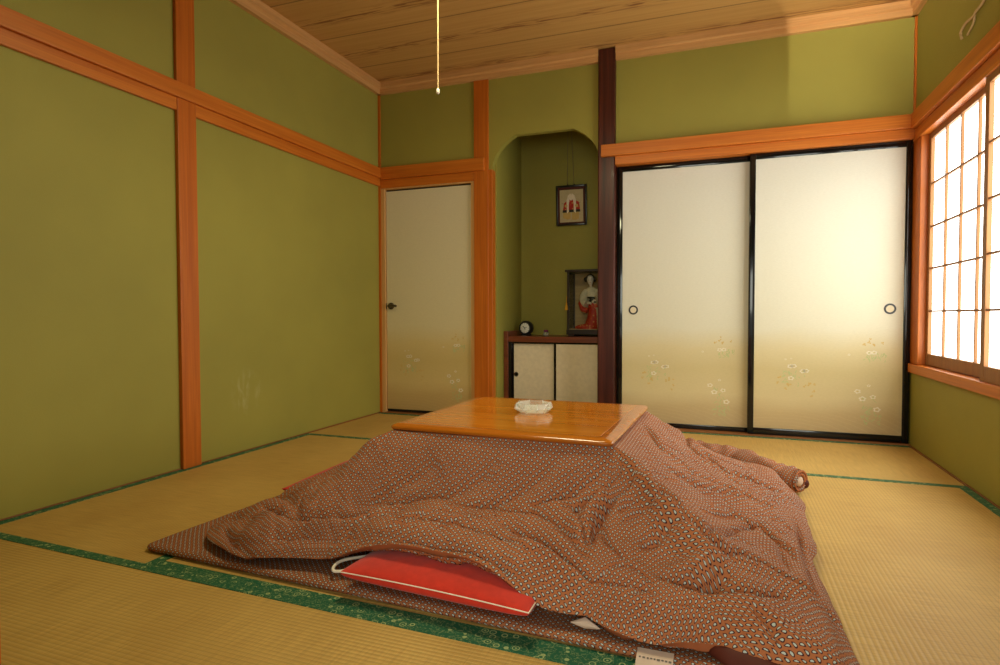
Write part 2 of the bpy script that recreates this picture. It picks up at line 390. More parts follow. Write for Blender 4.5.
bm = bmesh.new(); box(bm, (-.1, YF-.10, -.052), (1.722, YF-.04, TB)); box(bm, (1.722, YF-.10, 1.80), (W+.1, YF, TB))
struct('wall_front', bm, MAT['wall'], 'wall at the near side of the room with a wide opening', 'wall')
trim(nbox((1.69, YF-.035, -.0), (1.714, YF, 1.80), .004), MAT['post'], 'orange wooden post at the near opening, at the extreme left edge')
trim(nbox((AX0, .03, -.05), (AX1, AY, .012)), MAT['darkx'], 'dark board floor of the arched alcove', 'alcove floor')

# posts
def post(x0, x1, y0, y1, z0, z1, label, m='post', bev=.003): return trim(nbox((x0, y0, z0), (x1, y1, z1), bev), MAT[m], label, 'post')
post(0, .022, -1.842, -1.733, 0, 1.80, 'orange wooden post on left wall below the long rail')
post(0, .020, -1.842, -1.733, 1.872, H, 'orange wooden post on left wall above the long rail')
post(.0, .018, -.014, .0, 0, CZ-.02, 'slim orange wooden post in the back left corner', bev=.001)
bm = bmesh.new(); box(bm, (.795, -.016, 0), (.906, .05, H), .003); box(bm, (.900, -.012, 0), (.936, .052, 1.792), .003)
trim(bm, MAT['post'], 'wide orange wooden post between the white door and the alcove', 'post')
post(1.697, 1.812, -.035, .10, 0, CZ-.002, 'dark polished rosewood post between alcove and closet', 'dark', .008)
post(3.487, W, -.016, .0, 1.87, H, 'slim orange wooden post in the back right corner', bev=.001)
bm = bmesh.new(); box(bm, (W-.006, -.141, .475), (W+.14, 0, 1.735), .003)
trim(bm, MAT['post'], 'orange wooden post between the closet and the paper window', 'post')
# rails
def rail(lo, hi, m, label, bev=.003): return trim(nbox(lo, hi, bev), MAT[m], label, 'rail')
rail((0, YF, 1.799), (.034, -.0, 1.873), 'beamy', 'long orange wooden rail along the left wall')
rail((0, -1.733, 1.738), (.018, -.0, 1.799), 'beamy', 'narrow orange strip under the left rail nearest the white door')
rail((0, YF, 1.738), (.018, -1.842, 1.799), 'beamy', 'narrow orange strip under the left rail near the camera')
rail((.03, -.034, 1.787), (.878, 0, 1.877), 'beamx', 'short orange wooden rail above the white door')
rail((.018, -.012, 1.722), (.796, .05, 1.787), 'beamx', 'reddish lintel strip directly above the white door')
rail((1.722, -.062, 1.796), (W, -.0, 1.873), 'beamx', 'orange wooden rail above the two closet panels')
rail((1.812, -.040, 1.741), (W, .09, 1.796), 'beamx', 'grooved orange lintel directly over the closet panels')
rail((W-.034, YF, 1.792), (W+.02, -.04, 1.876), 'beamy', 'orange wooden rail above the paper window')
rail((W-.012, WY1-.05, 1.728), (W+.14, -.01, 1.790), 'beamy', 'orange lintel directly over the paper window')
rail((W-.020, WY1-.05, .424), (W+.14, -.02, .474), 'beamy', 'pale orange window sill below the paper window')
rail((W-.006, WY1-.10, .475), (W+.14, WY1, 1.735), 'beamy', 'orange window jamb at the near end of the paper window')
# crown mouldings (stepped)
def crown(a0, a1, axis, side, label, m):
    bm = bmesh.new(); d = 1 if side > 0 else -1
    base = 0 if side > 0 else (W if axis == 1 else 0)
    prof = [(0, H), (.030, H), (.030, H+.036), (.044, H+.044), (.044, CZ), (0, CZ)]
    if axis == 1: prism(bm, [(base+d*p, z) for p, z in prof], 1, a0, a1)
    else: prism(bm, [(-p, z) for p, z in prof], 0, a0, a1)
    trim(bm, MAT[m], label, 'ceiling moulding')
crown(YF, 0, 1, 1, 'pale cedar moulding where left wall meets the ceiling', 'paley')
crown(YF, 0, 1, -1, 'pale cedar moulding where right wall meets the ceiling', 'paley')
crown(.0, 1.697, 0, 0, 'pale cedar moulding along back wall left of dark post', 'palex')
crown(1.812, W, 0, 0, 'pale cedar moulding along back wall right of dark post', 'palex')
# door jambs and sills
bm = bmesh.new()
box(bm, (.018, -.006, 0), (.050, .05, 1.722), .002); box(bm, (.766, -.006, 0), (.796, .05, 1.722), .002); box(bm, (.05, -.004, 1.712), (.766, .05, 1.722), .001)
trim(bm, MAT['palez'], 'pale wooden frame around the white door', 'door frame')
rail((.05, -.022, -.004), (.80, .07, .008), 'sillx', 'wooden threshold beneath the white door', .001)
rail((1.812, -.028, -.004), (W, .095, .010), 'sillx', 'wooden track sill beneath the closet panels', .001)
rail((0, YF, -.004), (.008, 0, .006), 'footy', 'thin wooden strip along the foot of left wall', .001)
rail((W-.010, YF, -.004), (W, 0, .006), 'footy', 'thin wooden strip along the foot of right wall', .001)

# ------------------------------------------------------------------ printed flowers
def disc(bm, cx, cz, rx, rz, y, mi, n=10, rot=0.):
    vs = []
    for k in range(n):
        a = 2*PI*k/n; x, z = rx*math.cos(a), rz*math.sin(a)
        vs.append(bm.verts.new((cx+x*math.cos(rot)-z*math.sin(rot), y, cz+x*math.sin(rot)+z*math.cos(rot))))
    f_ = bm.faces.new(vs); f_.material_index = mi
    if f_.normal.y > 0: f_.normal_flip()
    return f_
def ring(bm, cx, cz, r0, r1, y, mi, squash=.75, lobes=5, n=30, ph=0.):
    A, B = [], []
    for k in range(n):
        a = 2*PI*k/n; m = 1+.16*math.cos(lobes*a+ph)
        A.append(bm.verts.new((cx+r0*m*math.cos(a), y, cz+r0*m*squash*math.sin(a)))); B.append(bm.verts.new((cx+r1*m*math.cos(a), y, cz+r1*m*squash*math.sin(a))))
    for k in range(n):
        f_ = bm.faces.new((A[k], A[(k+1) % n], B[(k+1) % n], B[k])); f_.material_index = mi
def print_flowers(bm, x0, sx, y, rnd):
    """pale printed sprays; material slots: 1 white, 2 ochre, 3 leaf"""
    X = lambda v: x0+v*sx
    def leaves(cx, cz, n, spr, dz):
        for _ in range(n):
            disc(bm, X(cx+rnd.uniform(-spr, spr)), cz+rnd.uniform(-dz, dz), rnd.uniform(.006, .014), rnd.uniform(.0015, .003), y-.00005*rnd.random(), 3, 8, rnd.uniform(.3, 2.6))
    leaves(.215, .365, 26, .06, .05); leaves(.63, .505, 24, .055, .025); leaves(.60, .20, 30, .035, .09); leaves(.62, .14, 14, .04, .03)
    for cx, cz, q in [(.195, .438, .015), (.215, .44, .015), (.262, .410, .015), (.282, .413, .014), (.200, .366, .016), (.60, .528, .014), (.625, .530, .014), (.545, .300, .016), (.57, .257, .018), (.622, .270, .015), (.642, .197, .018), (.60, .335, .009), (.17, .48, .006), (.20, .485, .005), (.50, .515, .007)]:
        ring(bm, X(cx), cz, q*.52, q, y-.0003, 1, ph=rnd.uniform(0, 6)); disc(bm, X(cx), cz, q*.14, q*.14, y-.0003, 2, 6)
    for cx, cz, q in [(.14, .366, .012), (.13, .335, .009), (.19, .328, .013), (.17, .30, .009), (.275, .320, .010), (.30, .330, .013), (.325, .333, .008), (.32, .29, .009), (.31, .262, .008), (.575, .575, .009), (.60, .59, .010), (.62, .572, .010), (.605, .61, .006), (.665, .585, .008)]:
        for k in range(4):
            a = rnd.uniform(0, 6.3); disc(bm, X(cx)+q*.6*math.cos(a), cz+q*.6*math.sin(a), q*.55, q*.35, y-.0002-.00003*k, 2, 7, a)
PAPER = [MAT['fusuma'], MAT['white'], MAT['ochre'], MAT['leaf']]
# swing door
d1 = empty('door_1', (.05, 0, 0), 0, 'pale paper-faced door with flower print and lever handle, left of alcove', 'door'); d1['kind'] = 'structure'
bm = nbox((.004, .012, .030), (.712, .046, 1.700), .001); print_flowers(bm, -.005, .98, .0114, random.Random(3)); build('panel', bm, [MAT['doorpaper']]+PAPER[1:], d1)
bm = bmesh.new(); box(bm, (.0, .020, .012), (.716, .050, .032)); box(bm, (.0, .022, .012), (.008, .050, 1.708)); box(bm, (.0, .022, 1.698), (.716, .050, 1.708))
build('door_edge', bm, MAT['black'], d1)
h = bmesh.new(); lathe(h, [(.026, 0), (.026, .006), (.022, .010), (.012, .012), (.010, .045)], 20, (.043, .012, .823), 'Y')
tube(h, smooth_curve([(.043, -.030, .823), (.055, -.034, .824), (.085, -.034, .824), (.112, -.032, .823)], 5), [.009]*2+[.009]*13+[.007], 10)
build('door_handle', h, MAT['steel'], d1, 40)
l = bmesh.new(); box(l, (-.012, .006, .800), (.002, .016, .846), .002); build('latch', l, MAT['steel'], d1)
# closet panels
def sliding(name, x0, x1, y, label, px, zb, seed):
    o = empty(name, (x0, y, 0), 0, label, 'sliding door'); o['kind'] = 'structure'
    w = x1-x0; s = .033
    bm = nbox((s-.002, -.002, zb+.02), (w-s+.002, .018, 1.712)); print_flowers(bm, .036, w/.83, -.0024, random.Random(seed)); build('paper_panel', bm, PAPER, o)
    bm = bmesh.new()
    box(bm, (0, -.008, .011), (s, .022, 1.742), .002); box(bm, (w-s, -.008, .011), (w, .022, 1.742), .002)
    box(bm, (s, -.007, .011), (w-s, .021, zb+.028), .002); box(bm, (s, -.007, 1.705), (w-s, .021, 1.742), .002)
    build('frame', bm, MAT['lacquer'], o, 40)
    bm = bmesh.new(); lathe(bm, [(.031, -.004), (.031, .003), (.020, .003), (.019, -.001)], 28, (px-x0, -.002, .785), 'Y'); k = build('pull', bm, MAT['black'], o, 40)
    bm = bmesh.new(); lathe(bm, [(.0205, -.002), (.0205, .0032), (.010, .0036)], 24, (px-x0, -.002, .785), 'Y'); build('pull_plate', bm, MAT['cream'], k, 40)
    return o
sliding('door_2', 1.819, 2.668, .040, 'left white paper closet panel with black frame, beside dark post', 1.925, .012, 11)
sliding('door_3', 2.636, 3.490, -.002, 'right white paper closet panel with black frame, nearest the window', 3.390, .024, 12)
# paper window sashes
def shoji(name, x, ya, yb, zb, label, pm='shoji'):
    o = empty(name, (x, ya, 0), 0, label, 'window'); o['kind'] = 'structure'
    L = abs(yb-ya); T = .028; z1 = 1.732
    bm = bmesh.new(); s = .040
    box(bm, (0, -s, zb), (T, 0, z1), .002); box(bm, (0, -L, zb), (T, -L+s+.02, z1), .002)
    build('stile', bm, MAT['shojiwood'], o)
    bm = bmesh.new(); box(bm, (0.001, -L+s, zb), (T-.001, -s, .538), .002); box(bm, (0.001, -L+s, 1.698), (T-.001, -s, z1), .002)
    build('sash_rail', bm, MAT['shojiwood'], o)
    n = 4; pit = (L-2*s)/n; bm = bmesh.new()
    for i in range(1, n): box(bm, (.006, -s-pit*i-.006, .538), (.018, -s-pit*i+.006, 1.698))
    for z in (.770, 1.000, 1.225, 1.455): box(bm, (.004, -L+s, z-.005), (.016, -s, z+.005))
    build('lattice', bm, MAT['shojiwood'], o)
    bm = nbox((.0185, -L+s-.005, .53), (.0205, -s+.005, 1.705)); build('paper_pane', bm, MAT[pm], o)
    return o
shoji('window_1', W+.030, -.140, -1.045, .478, 'far paper lattice window sash beside the closet')
shoji('window_2', W-.004, -.985, -1.90, .474, 'near paper lattice window sash cut by right picture edge', 'shoji2')  # near sash pane has its own glow strength
# ------------------------------------------------------------------ tatami mats
def seam(x): return -2.697-.0272*x
def quad_mat(pts, m, borders, label, gap=.0015):
    """pts: four plan corners, counter-clockwise; borders: edge indexes that carry cloth"""
    c = sum((Vector((*q, 0)) for q in pts), Vector())/4
    ps = [Vector((*q, 0))-c for q in pts]; ps = [p*(1-gap/p.length) for p in ps]
    o = None
    bm = bmesh.new(); A = [bm.verts.new(p+Vector((0, 0, -.050))) for p in ps]; B = [bm.verts.new(p) for p in ps]
    bm.faces.new(A[::-1]); bm.faces.new(B)
    for i in range(4): bm.faces.new((A[i], A[(i+1) % 4], B[(i+1) % 4], B[i]))
    o = build('tatami_mat', bm, m); o.location = (c.x, c.y, -.0005); tag(o, label, 'tatami mat', 'tatami mats covering the floor')
    for i in borders:
        a, b = ps[i], ps[(i+1) % 4]; d = (b-a).normalized(); n = Vector((-d.y, d.x, 0))
        bb = bmesh.new(); w = .036
        q = [a, b, b+n*w, a+n*w]
        lo = [bb.verts.new(p+Vector((0, 0, -.03))) for p in q]; hi = [bb.verts.new(p+Vector((0, 0, .0018))) for p in q]
        off = -n*.0012
        for v in (lo[0], lo[1], hi[0], hi[1]): v.co += off
        bb.faces.new(hi); bb.faces.new(lo[::-1])
        for k in range(4): bb.faces.new((lo[k], lo[(k+1) % 4], hi[(k+1) % 4], hi[k]))
        build('cloth_border', bb, MAT['border'], o)
x1, x2, x3 = .880, 1.752, 2.625; y1, y2 = -.922, -1.808; e = .009
quad_mat([(e, y1), (e, -.024), (x2, -.024), (x2, y1)][::-1], MAT['tat_x'], (1, 3), 'straw mat in the back left corner in front of the white door')
quad_mat([(x2, y1), (x2, -.030), (W-e, -.030), (W-e, y1)][::-1], MAT['tat_x'], (1, 3), 'straw mat across the back in front of the closet panels')
quad_mat([(e, seam(e)), (x1, seam(x1)), (x1, y1), (e, y1)], MAT['tat_y'], (1, 3), 'straw mat lying lengthwise along the left wall')
quad_mat([(x3, seam(x3)), (W-e, seam(W)), (W-e, y1), (x3, y1)], MAT['tat_y'], (1, 3), 'straw mat lying lengthwise along the window wall')
quad_mat([(x1, y2), (x3, y2), (x3, y1), (x1, y1)], MAT['tat_x'], (0, 2), 'straw mat under the far half of the quilted table')
quad_mat([(x1, seam(x1)), (x3, seam(x3)), (x3, y2), (x1, y2)], MAT['tat_x'], (0, 2), 'straw mat under the near half of the quilted table')
quad_mat([(e, YF), (x3, YF), (x3, seam(x3)-.0005), (e, seam(e)-.0005)], MAT['tat_x'], (2,), 'long straw mat across the near foreground')
quad_mat([(x3, YF), (W-e, YF), (W-e, seam(W)-.0005), (x3, seam(x3)-.0005)], MAT['tat_x'], (2,), 'straw mat corner at the near right, below the window')

# ---- quilt height field -------------------------------------------------
TX0, TX1, TY0, TY1 = 1.440, 2.188, -2.275, -1.545
TK = np.array([0, .1, .2, .3, .4, .5, .6, .7, .8, .9, .96, 1.0])
_G = [0.365,0.335,0.291,0.245,0.205,0.175,0.148,0.124,0.1,0.075,0.055,0.038]
_R = [0.365,0.332,0.29,0.25,0.217,0.19,0.166,0.144,0.122,0.096,0.068,0.038]
_L = [.365,.335,.276,.215,.168,.138,.120,.108,.100,.094,.090,.084]
COLS = [
 (0.00, 0.34, [.365,.328,.280,.232,.190,.155,.128,.126,.124,.108,.080,.045]),
 (0.18, 0.37, [.365,.305,.235,.180,.150,.150,.162,.167,.162,.148,.132,.114]),
 (0.30, 0.378, [.365,.285,.208,.182,.184,.190,.192,.187,.175,.158,.147,.134]),
 (0.62, 0.39, [.365,.288,.215,.197,.197,.198,.194,.186,.173,.156,.146,.133]),
 (0.76, 0.42, [.365,.295,.228,.205,.200,.198,.190,.178,.162,.140,.120,.095]),
 (0.86, 0.425, [.365,.300,.238,.212,.201,.193,.183,.168,.148,.112,.080,.048]),
 (1.00, 0.42, [.365,.318,.268,.228,.200,.184,.172,.157,.136,.105,.075,.045]),
 (1.22, .49, [0.365,0.325,0.276,0.232,0.196,0.17,0.15,0.138,0.122,0.098,0.072,0.045]),
 (1.40, .52, [0.365,0.34,0.301,0.257,0.216,0.182,0.152,0.132,0.115,0.092,0.07,0.05]),
 (1.50, .80, [0.365,0.35,0.316,0.272,0.23,0.19,0.15,0.125,0.105,0.082,0.06,0.04]),
 (1.66, .65, [0.365,0.355,0.324,0.285,0.243,0.207,0.16,0.128,0.106,0.08,0.06,0.035]),
 (1.85, .58, _R), (2.0, .56, _R), (2.5, .555, _R), (2.9, .57, _R),
 (3.1, .58, _R), (3.27, .60, _R), (3.6, .59, _G), (3.8, .62, _G), (4.0, .60, _G), (4.5, .60, _G), (5.0, .60, _G),
 (5.5, .74, _G), (6.0, .54, _G), (6.2, .52, _L), (6.85, .52, _L), (7.0, .55, _G),
 (7.2, .60, [0.365,0.345,0.296,0.24,0.195,0.17,0.148,0.125,0.095,0.065,0.05,0.036]),
 (7.33,.61, [0.365,0.348,0.296,0.237,0.19,0.174,0.152,0.13,0.095,0.065,0.052,0.036]),
 (7.60,.49, [0.365,0.335,0.281,0.237,0.2,0.168,0.142,0.127,0.112,0.09,0.068,0.04]),
 (7.83,.38, [0.365,0.328,0.272,0.224,0.184,0.156,0.138,0.128,0.116,0.094,0.07,0.042]),
]
NS, NT = 800, 101
def _tables():
    s = np.array([c[0] for c in COLS]); s3 = np.concatenate([s-8, s, s+8])
    g = np.arange(NS)*8.0/NS
    D = np.interp(g, s3, np.tile([c[1] for c in COLS], 3))
    P = np.array([c[2] for c in COLS]); tt = np.linspace(0, 1, NT)
    Z = np.array([np.interp(tt, TK, row) for row in P])
    Z = np.array([np.interp(g, s3, np.tile(Z[:, j], 3)) for j in range(NT)]).T
    k = np.exp(-0.5*(np.arange(-12, 13)/4.5)**2); k /= k.sum()
    def sm(a): return sum(k[i]*np.roll(a, i-12, axis=0) for i in range(25))
    D = sm(D); Z = sm(Z)
    kt = np.exp(-0.5*(np.arange(-6, 7)/3.0)**2); kt /= kt.sum()
    Zp = np.concatenate([np.repeat(Z[:, :1], 6, 1) + (Z[:, :1]-Z[:, 1:7][:, ::-1]), Z, np.repeat(Z[:, -1:], 6, 1)*2 - Z[:, -7:-1][:, ::-1]], axis=1)
    Z = sum(kt[i]*Zp[:, i:i+NT] for i in range(13))
    return D, Z
QD, QZ = _tables()
def st_of(x, y):
    """plan position -> (s, t, D, slant direction)"""
    x = np.asarray(x, float); y = np.asarray(y, float)
    cx = np.clip(x, TX0, TX1); cy = np.clip(y, TY0, TY1)
    dx, dy = x-cx, y-cy; d = np.hypot(dx, dy)
    u = (cx-TX0)/(TX1-TX0); v = (cy-TY0)/(TY1-TY0)
    q = 2/np.pi
    s = np.select(
        [(dy < 0) & (dx == 0), (dx > 0) & (dy < 0), (dx > 0) & (dy == 0), (dx > 0) & (dy > 0),
         (dx == 0) & (dy > 0), (dx < 0) & (dy > 0), (dx < 0) & (dy == 0), (dx < 0) & (dy < 0)],
        [u, 1+np.arctan2(dx, -dy)*q, 2+v, 3+np.arctan2(dy, dx)*q, 4+(1-u), 5+np.arctan2(-dx, dy)*q, 6+(1-v), 7+np.arctan2(-dy, -dx)*q], 0.0)
    return s % 8, d
def look(s, t):
    f = (s % 8)*NS/8; i = np.floor(f).astype(int) % NS; j = (i+1) % NS; a = f-np.floor(f)
    D = QD[i]*(1-a)+QD[j]*a
    g = np.clip(t, 0, 1)*(NT-1); k = np.minimum(np.floor(g).astype(int), NT-2); b = g-k
    Z = (QZ[i, k]*(1-b)+QZ[i, k+1]*b)*(1-a)+(QZ[j, k]*(1-b)+QZ[j, k+1]*b)*a
    return D, Z
def base_z(x, y):
    s, d = st_of(x, y); D, _ = look(s, d*0)
    return look(s, d/D)[1], d/D
WRINKLES = [
 (-8, 3.6, [[0.754,-2.126],[1.254,-2.516],[1.378,-2.484],[1.484,-2.425],[1.609,-2.371]]),
 (-9, 1.4, [[2.242,-2.229],[2.296,-2.348],[2.349,-2.417],[2.402,-2.454],[2.444,-2.488],[2.474,-2.514],[2.512,-2.53]]),
 (8, 2.2, [[2.272,-2.378],[2.33,-2.424],[2.384,-2.477],[2.433,-2.525],[2.483,-2.563]]),
 (-7, 0.9, [[2.446,-2.477],[2.483,-2.378],[2.525,-2.259],[2.59,-2.111]]),
 (-10, 1.5, [[1.07,-2.476],[1.197,-2.522],[1.294,-2.53],[1.371,-2.515],[1.427,-2.471],[1.493,-2.439],[1.561,-2.399],[1.615,-2.383],[1.707,-2.39]]),
 (7, 2, [[1.29,-2.562],[1.398,-2.553],[1.485,-2.537],[1.552,-2.451],[1.636,-2.423]]),
 (-6, 1.6, [[1.707,-2.39],[1.873,-2.399],[2.003,-2.427],[2.076,-2.466],[2.136,-2.535],[2.175,-2.596]]),
 (-7, 1.4, [[1.906,-2.489],[1.998,-2.54],[2.078,-2.573],[2.139,-2.612],[2.19,-2.641],[2.244,-2.655],[2.352,-2.651]]),
 (6, 1.6, [[1.995,-2.581],[2.077,-2.607],[2.154,-2.645],[2.219,-2.669],[2.332,-2.674]]),
 (-9, 1.5, [[2.412,-2.602],[2.449,-2.601],[2.475,-2.586],[2.496,-2.569]]),
 (-8, 1.3, [[2.346,-2.59],[2.403,-2.595],[2.454,-2.613],[2.545,-2.615],[2.627,-2.564]]),
 (6, 1.6, [[2.362,-2.564],[2.413,-2.569],[2.461,-2.563]]),
 (-8, 1.2, [[2.458,-2.509],[2.508,-2.49],[2.559,-2.465],[2.613,-2.461],[2.66,-2.464],[2.694,-2.484],[2.746,-2.503]]),
 (6, 1.4, [[2.479,-2.54],[2.532,-2.518],[2.589,-2.508],[2.652,-2.522],[2.694,-2.538]]),
 (-10, 0.9, [[2.201,-2.696],[2.284,-2.718],[2.359,-2.72],[2.426,-2.706],[2.492,-2.706]]),
 (9, 1.2, [[2.187,-2.682],[2.282,-2.709],[2.357,-2.708],[2.425,-2.693],[2.492,-2.695]]),
 (-4, 0.8, [[2.553,-2.664],[2.569,-2.687],[2.591,-2.734]]),
 (-9.6, 2.6, [[1.634,-2.307],[1.531,-2.351],[1.387,-2.444]]),
 (-9.6, 2.2, [[1.837,-2.302],[1.748,-2.33],[1.587,-2.389]]),
 (-9.6, 2, [[2.028,-2.303],[1.913,-2.335],[1.773,-2.39]]),
 (-11.2, 1.6, [[2.183,-2.301],[2.096,-2.332],[1.96,-2.382]]),
 (-11.2, 1.5, [[2.215,-2.322],[2.155,-2.338],[2.082,-2.395]]),
 (-9.6, 1.4, [[2.253,-2.353],[2.195,-2.372],[2.165,-2.445],[2.166,-2.525]]),
 (-5, 1, [[2.302,-2.407],[2.255,-2.405],[2.22,-2.423]]),
 (-5, 1, [[2.36,-2.422],[2.292,-2.425],[2.23,-2.448]]),
 (-6, 1.2, [[2.408,-2.48],[2.345,-2.479],[2.289,-2.506]]),
 (-4, 1, [[2.092,-2.38],[2.141,-2.47],[2.169,-2.543]]),
 (-4, 0.9, [[2.179,-2.461],[2.217,-2.526],[2.267,-2.562]]),
 (3, 0.5, [[1.398,-2.32],[1.464,-2.343]]),
 (3, 0.5, [[1.583,-2.292],[1.673,-2.33]]),
 (3, 0.5, [[1.798,-2.303],[1.835,-2.322]]),
 (-6, 1.2, [[2.196,-1.765],[2.241,-1.844],[2.292,-1.953],[2.364,-1.9]]),
 (-5, 1.2, [[2.164,0.236],[2.36,-1.624],[2.449,-1.696],[2.494,-1.702]]),
 (-6, 1, [[2.414,-1.587],[2.459,-1.672],[2.494,-1.731],[2.545,-1.716],[2.636,-1.7],[2.701,-1.668],[2.733,-1.701]]),
 (-5, 1.2, [[2.305,-2.087],[2.388,-2.061],[2.472,-2.004],[2.6,-1.932]]),
 (-4, 1.2, [[2.264,-1.899],[2.383,-1.946],[2.509,-1.92],[2.645,-1.93]]),
 (-5, 1, [[2.424,-2.251],[2.52,-2.14],[2.614,-2.153],[2.663,-2.315]]),
 (-6, 1, [[2.709,-1.869],[2.705,-2.069],[2.697,-2.262],[2.695,-2.412],[2.709,-2.495]]),
 (-4, 1, [[2.589,-2.121],[2.627,-2.257],[2.642,-2.406]]),
 (-6, 1.1, [[1.5,-2.611],[1.625,-2.629],[1.734,-2.634],[1.854,-2.644]]),
 (-5, 1, [[1.768,-2.643],[1.882,-2.644],[1.97,-2.662],[2.028,-2.68]]),
 (-6, 1.2, [[1.005,-2.568],[1.118,-2.643],[1.194,-2.665]]),
 (-5, 1.5, [[1.236,-2.629],[1.318,-2.597],[1.45,-2.587],[1.556,-2.596]]),
 (-4, 1.2, [[1.594,-2.551],[1.715,-2.539],[1.837,-2.54],[1.97,-2.587]]),
]
# ------------------------------------------------------------------ padded under-mat
MC = [(.748, -2.652), (2.71, -2.748), (2.70, -.96), (.86, -.96)]
MATH = .024
def mat_uv(x, y):
    """inverse bilinear by a few Newton steps: plan point -> (a, b) across the mat"""
    P = [np.array(c) for c in MC]; a = np.full(np.shape(x), .5); b = np.full(np.shape(x), .5)
    for _ in range(8):
        px = (1-a)*(1-b)*P[0][0]+a*(1-b)*P[1][0]+a*b*P[2][0]+(1-a)*b*P[3][0]; py = (1-a)*(1-b)*P[0][1]+a*(1-b)*P[1][1]+a*b*P[2][1]+(1-a)*b*P[3][1]
        ax = (1-b)*(P[1][0]-P[0][0])+b*(P[2][0]-P[3][0]); ay = (1-b)*(P[1][1]-P[0][1])+b*(P[2][1]-P[3][1])
        bx = (1-a)*(P[3][0]-P[0][0])+a*(P[2][0]-P[1][0]); by = (1-a)*(P[3][1]-P[0][1])+a*(P[2][1]-P[1][1])
        dt = ax*by-ay*bx; ex, ey = x-px, y-py
        a = a+(ex*by-ey*bx)/dt; b = b+(ax*ey-ay*ex)/dt
    return a, b
def mat_top(x, y):
    a, b = mat_uv(np.asarray(x, float), np.asarray(y, float))
    e = np.minimum.reduce([a, 1-a, b, 1-b])*1.9
    return np.where(e <= 0, 0, MATH*np.sqrt(np.clip(1-(1-np.clip(e/.028, 0, 1))**2, 0, 1)))
def make_mat():
    n = 110; g = np.linspace(0, 1, n+1); g = .5-.5*np.cos(PI*g)*(.55+.45*np.abs(np.cos(PI*g)))  # denser toward the rim
    g = (g-g[0])/(g[-1]-g[0])
    bm = bmesh.new(); uvl = bm.loops.layers.uv.new('UVMap'); V = []; L = []
    P = [Vector(c) for c in MC]
    rc = .035
    for j in range(n+1):
        row, low = [], []
        for i in range(n+1):
            a, b = g[i], g[j]
            # rounded corners
            ca, cb = min(a, 1-a)*1.9, min(b, 1-b)*1.9
            if ca < rc and cb < rc:
                dx, dy = rc-ca, rc-cb; m_ = max(dx, dy); l_ = math.hypot(dx, dy); k = m_/l_ if l_ > 0 else 1
                na, nb = (rc-dx*k)/1.9, (rc-dy*k)/1.9
                a = na if a < .5 else 1-na; b = nb if b < .5 else 1-nb
            q = P[0]*(1-a)*(1-b)+P[1]*a*(1-b)+P[2]*a*b+P[3]*(1-a)*b
            e = min(g[i], 1-g[i], g[j], 1-g[j])*1.9
            z = MATH*.5+MATH*.5*math.sqrt(max(0, 1-(1-min(e/.022, 1))**2))
            tuft = .0035*(abs(math.sin(q.x*PI/.24))**.4*abs(math.sin(q.y*PI/.24))**.4-1)*min(1, e/.05)
            row.append(bm.verts.new((q.x, q.y, z+tuft)))
            low.append(bm.verts.new((q.x, q.y, max(.002, MATH*.5-MATH*.5*math.sqrt(max(0, 1-(1-min(e/.022, 1))**2))))))
        V.append(row); L.append(low)
    for j in range(n):
        for i in range(n):
            bm.faces.new((V[j][i], V[j][i+1], V[j+1][i+1], V[j+1][i])); bm.faces.new((L[j][i], L[j+1][i], L[j+1][i+1], L[j][i+1]))
    rim = [(0, i) for i in range(n)]+[(j, n) for j in range(n)]+[(n, i) for i in range(n, 0, -1)]+[(j, 0) for j in range(n, 0, -1)]
    for k in range(len(rim)):
        (j0, i0), (j1, i1) = rim[k], rim[(k+1) % len(rim)]
        try: bm.faces.new((L[j0][i0], L[j1][i1], V[j1][i1], V[j0][i0]))
        except ValueError: pass
    for f_ in bm.faces:
        for lp in f_.loops: lp[uvl].uv = (lp.vert.co.x+lp.vert.co.z, lp.vert.co.y+lp.vert.co.z)
    bmesh.ops.remove_doubles(bm, verts=bm.verts, dist=1e-5)
    o = build('padded_floor_mat', bm, MAT['mat'], None, 70)
    return tag(o, 'flat red-brown padded mat spread on the straw beneath the quilt', 'floor mat')
um = make_mat()
# care tag sewn at its near edge
bm = bmesh.new(); prism(bm, [(-2.718, .0262), (-2.742, .0240), (-2.792, .0035), (-2.792, .0022), (-2.742, .0226), (-2.718, .0250)], 0, 2.312, 2.388)
for k, (a, b) in enumerate([(.006, .010), (.014, .020), (.024, .028), (.031, .036), (.039, .043), (.046, .053), (.056, .061), (.064, .069), (.072, .078)]):
    box(bm, (2.312+a*.93, -2.7485-.0008*(k % 3), .0215), (2.312+b*.93, -2.7455, .0232), 0, 1)
build('care_tag', bm, [MAT['lining'], MAT['ink']], um)['label'] = 'white care tag with faint grey lettering'

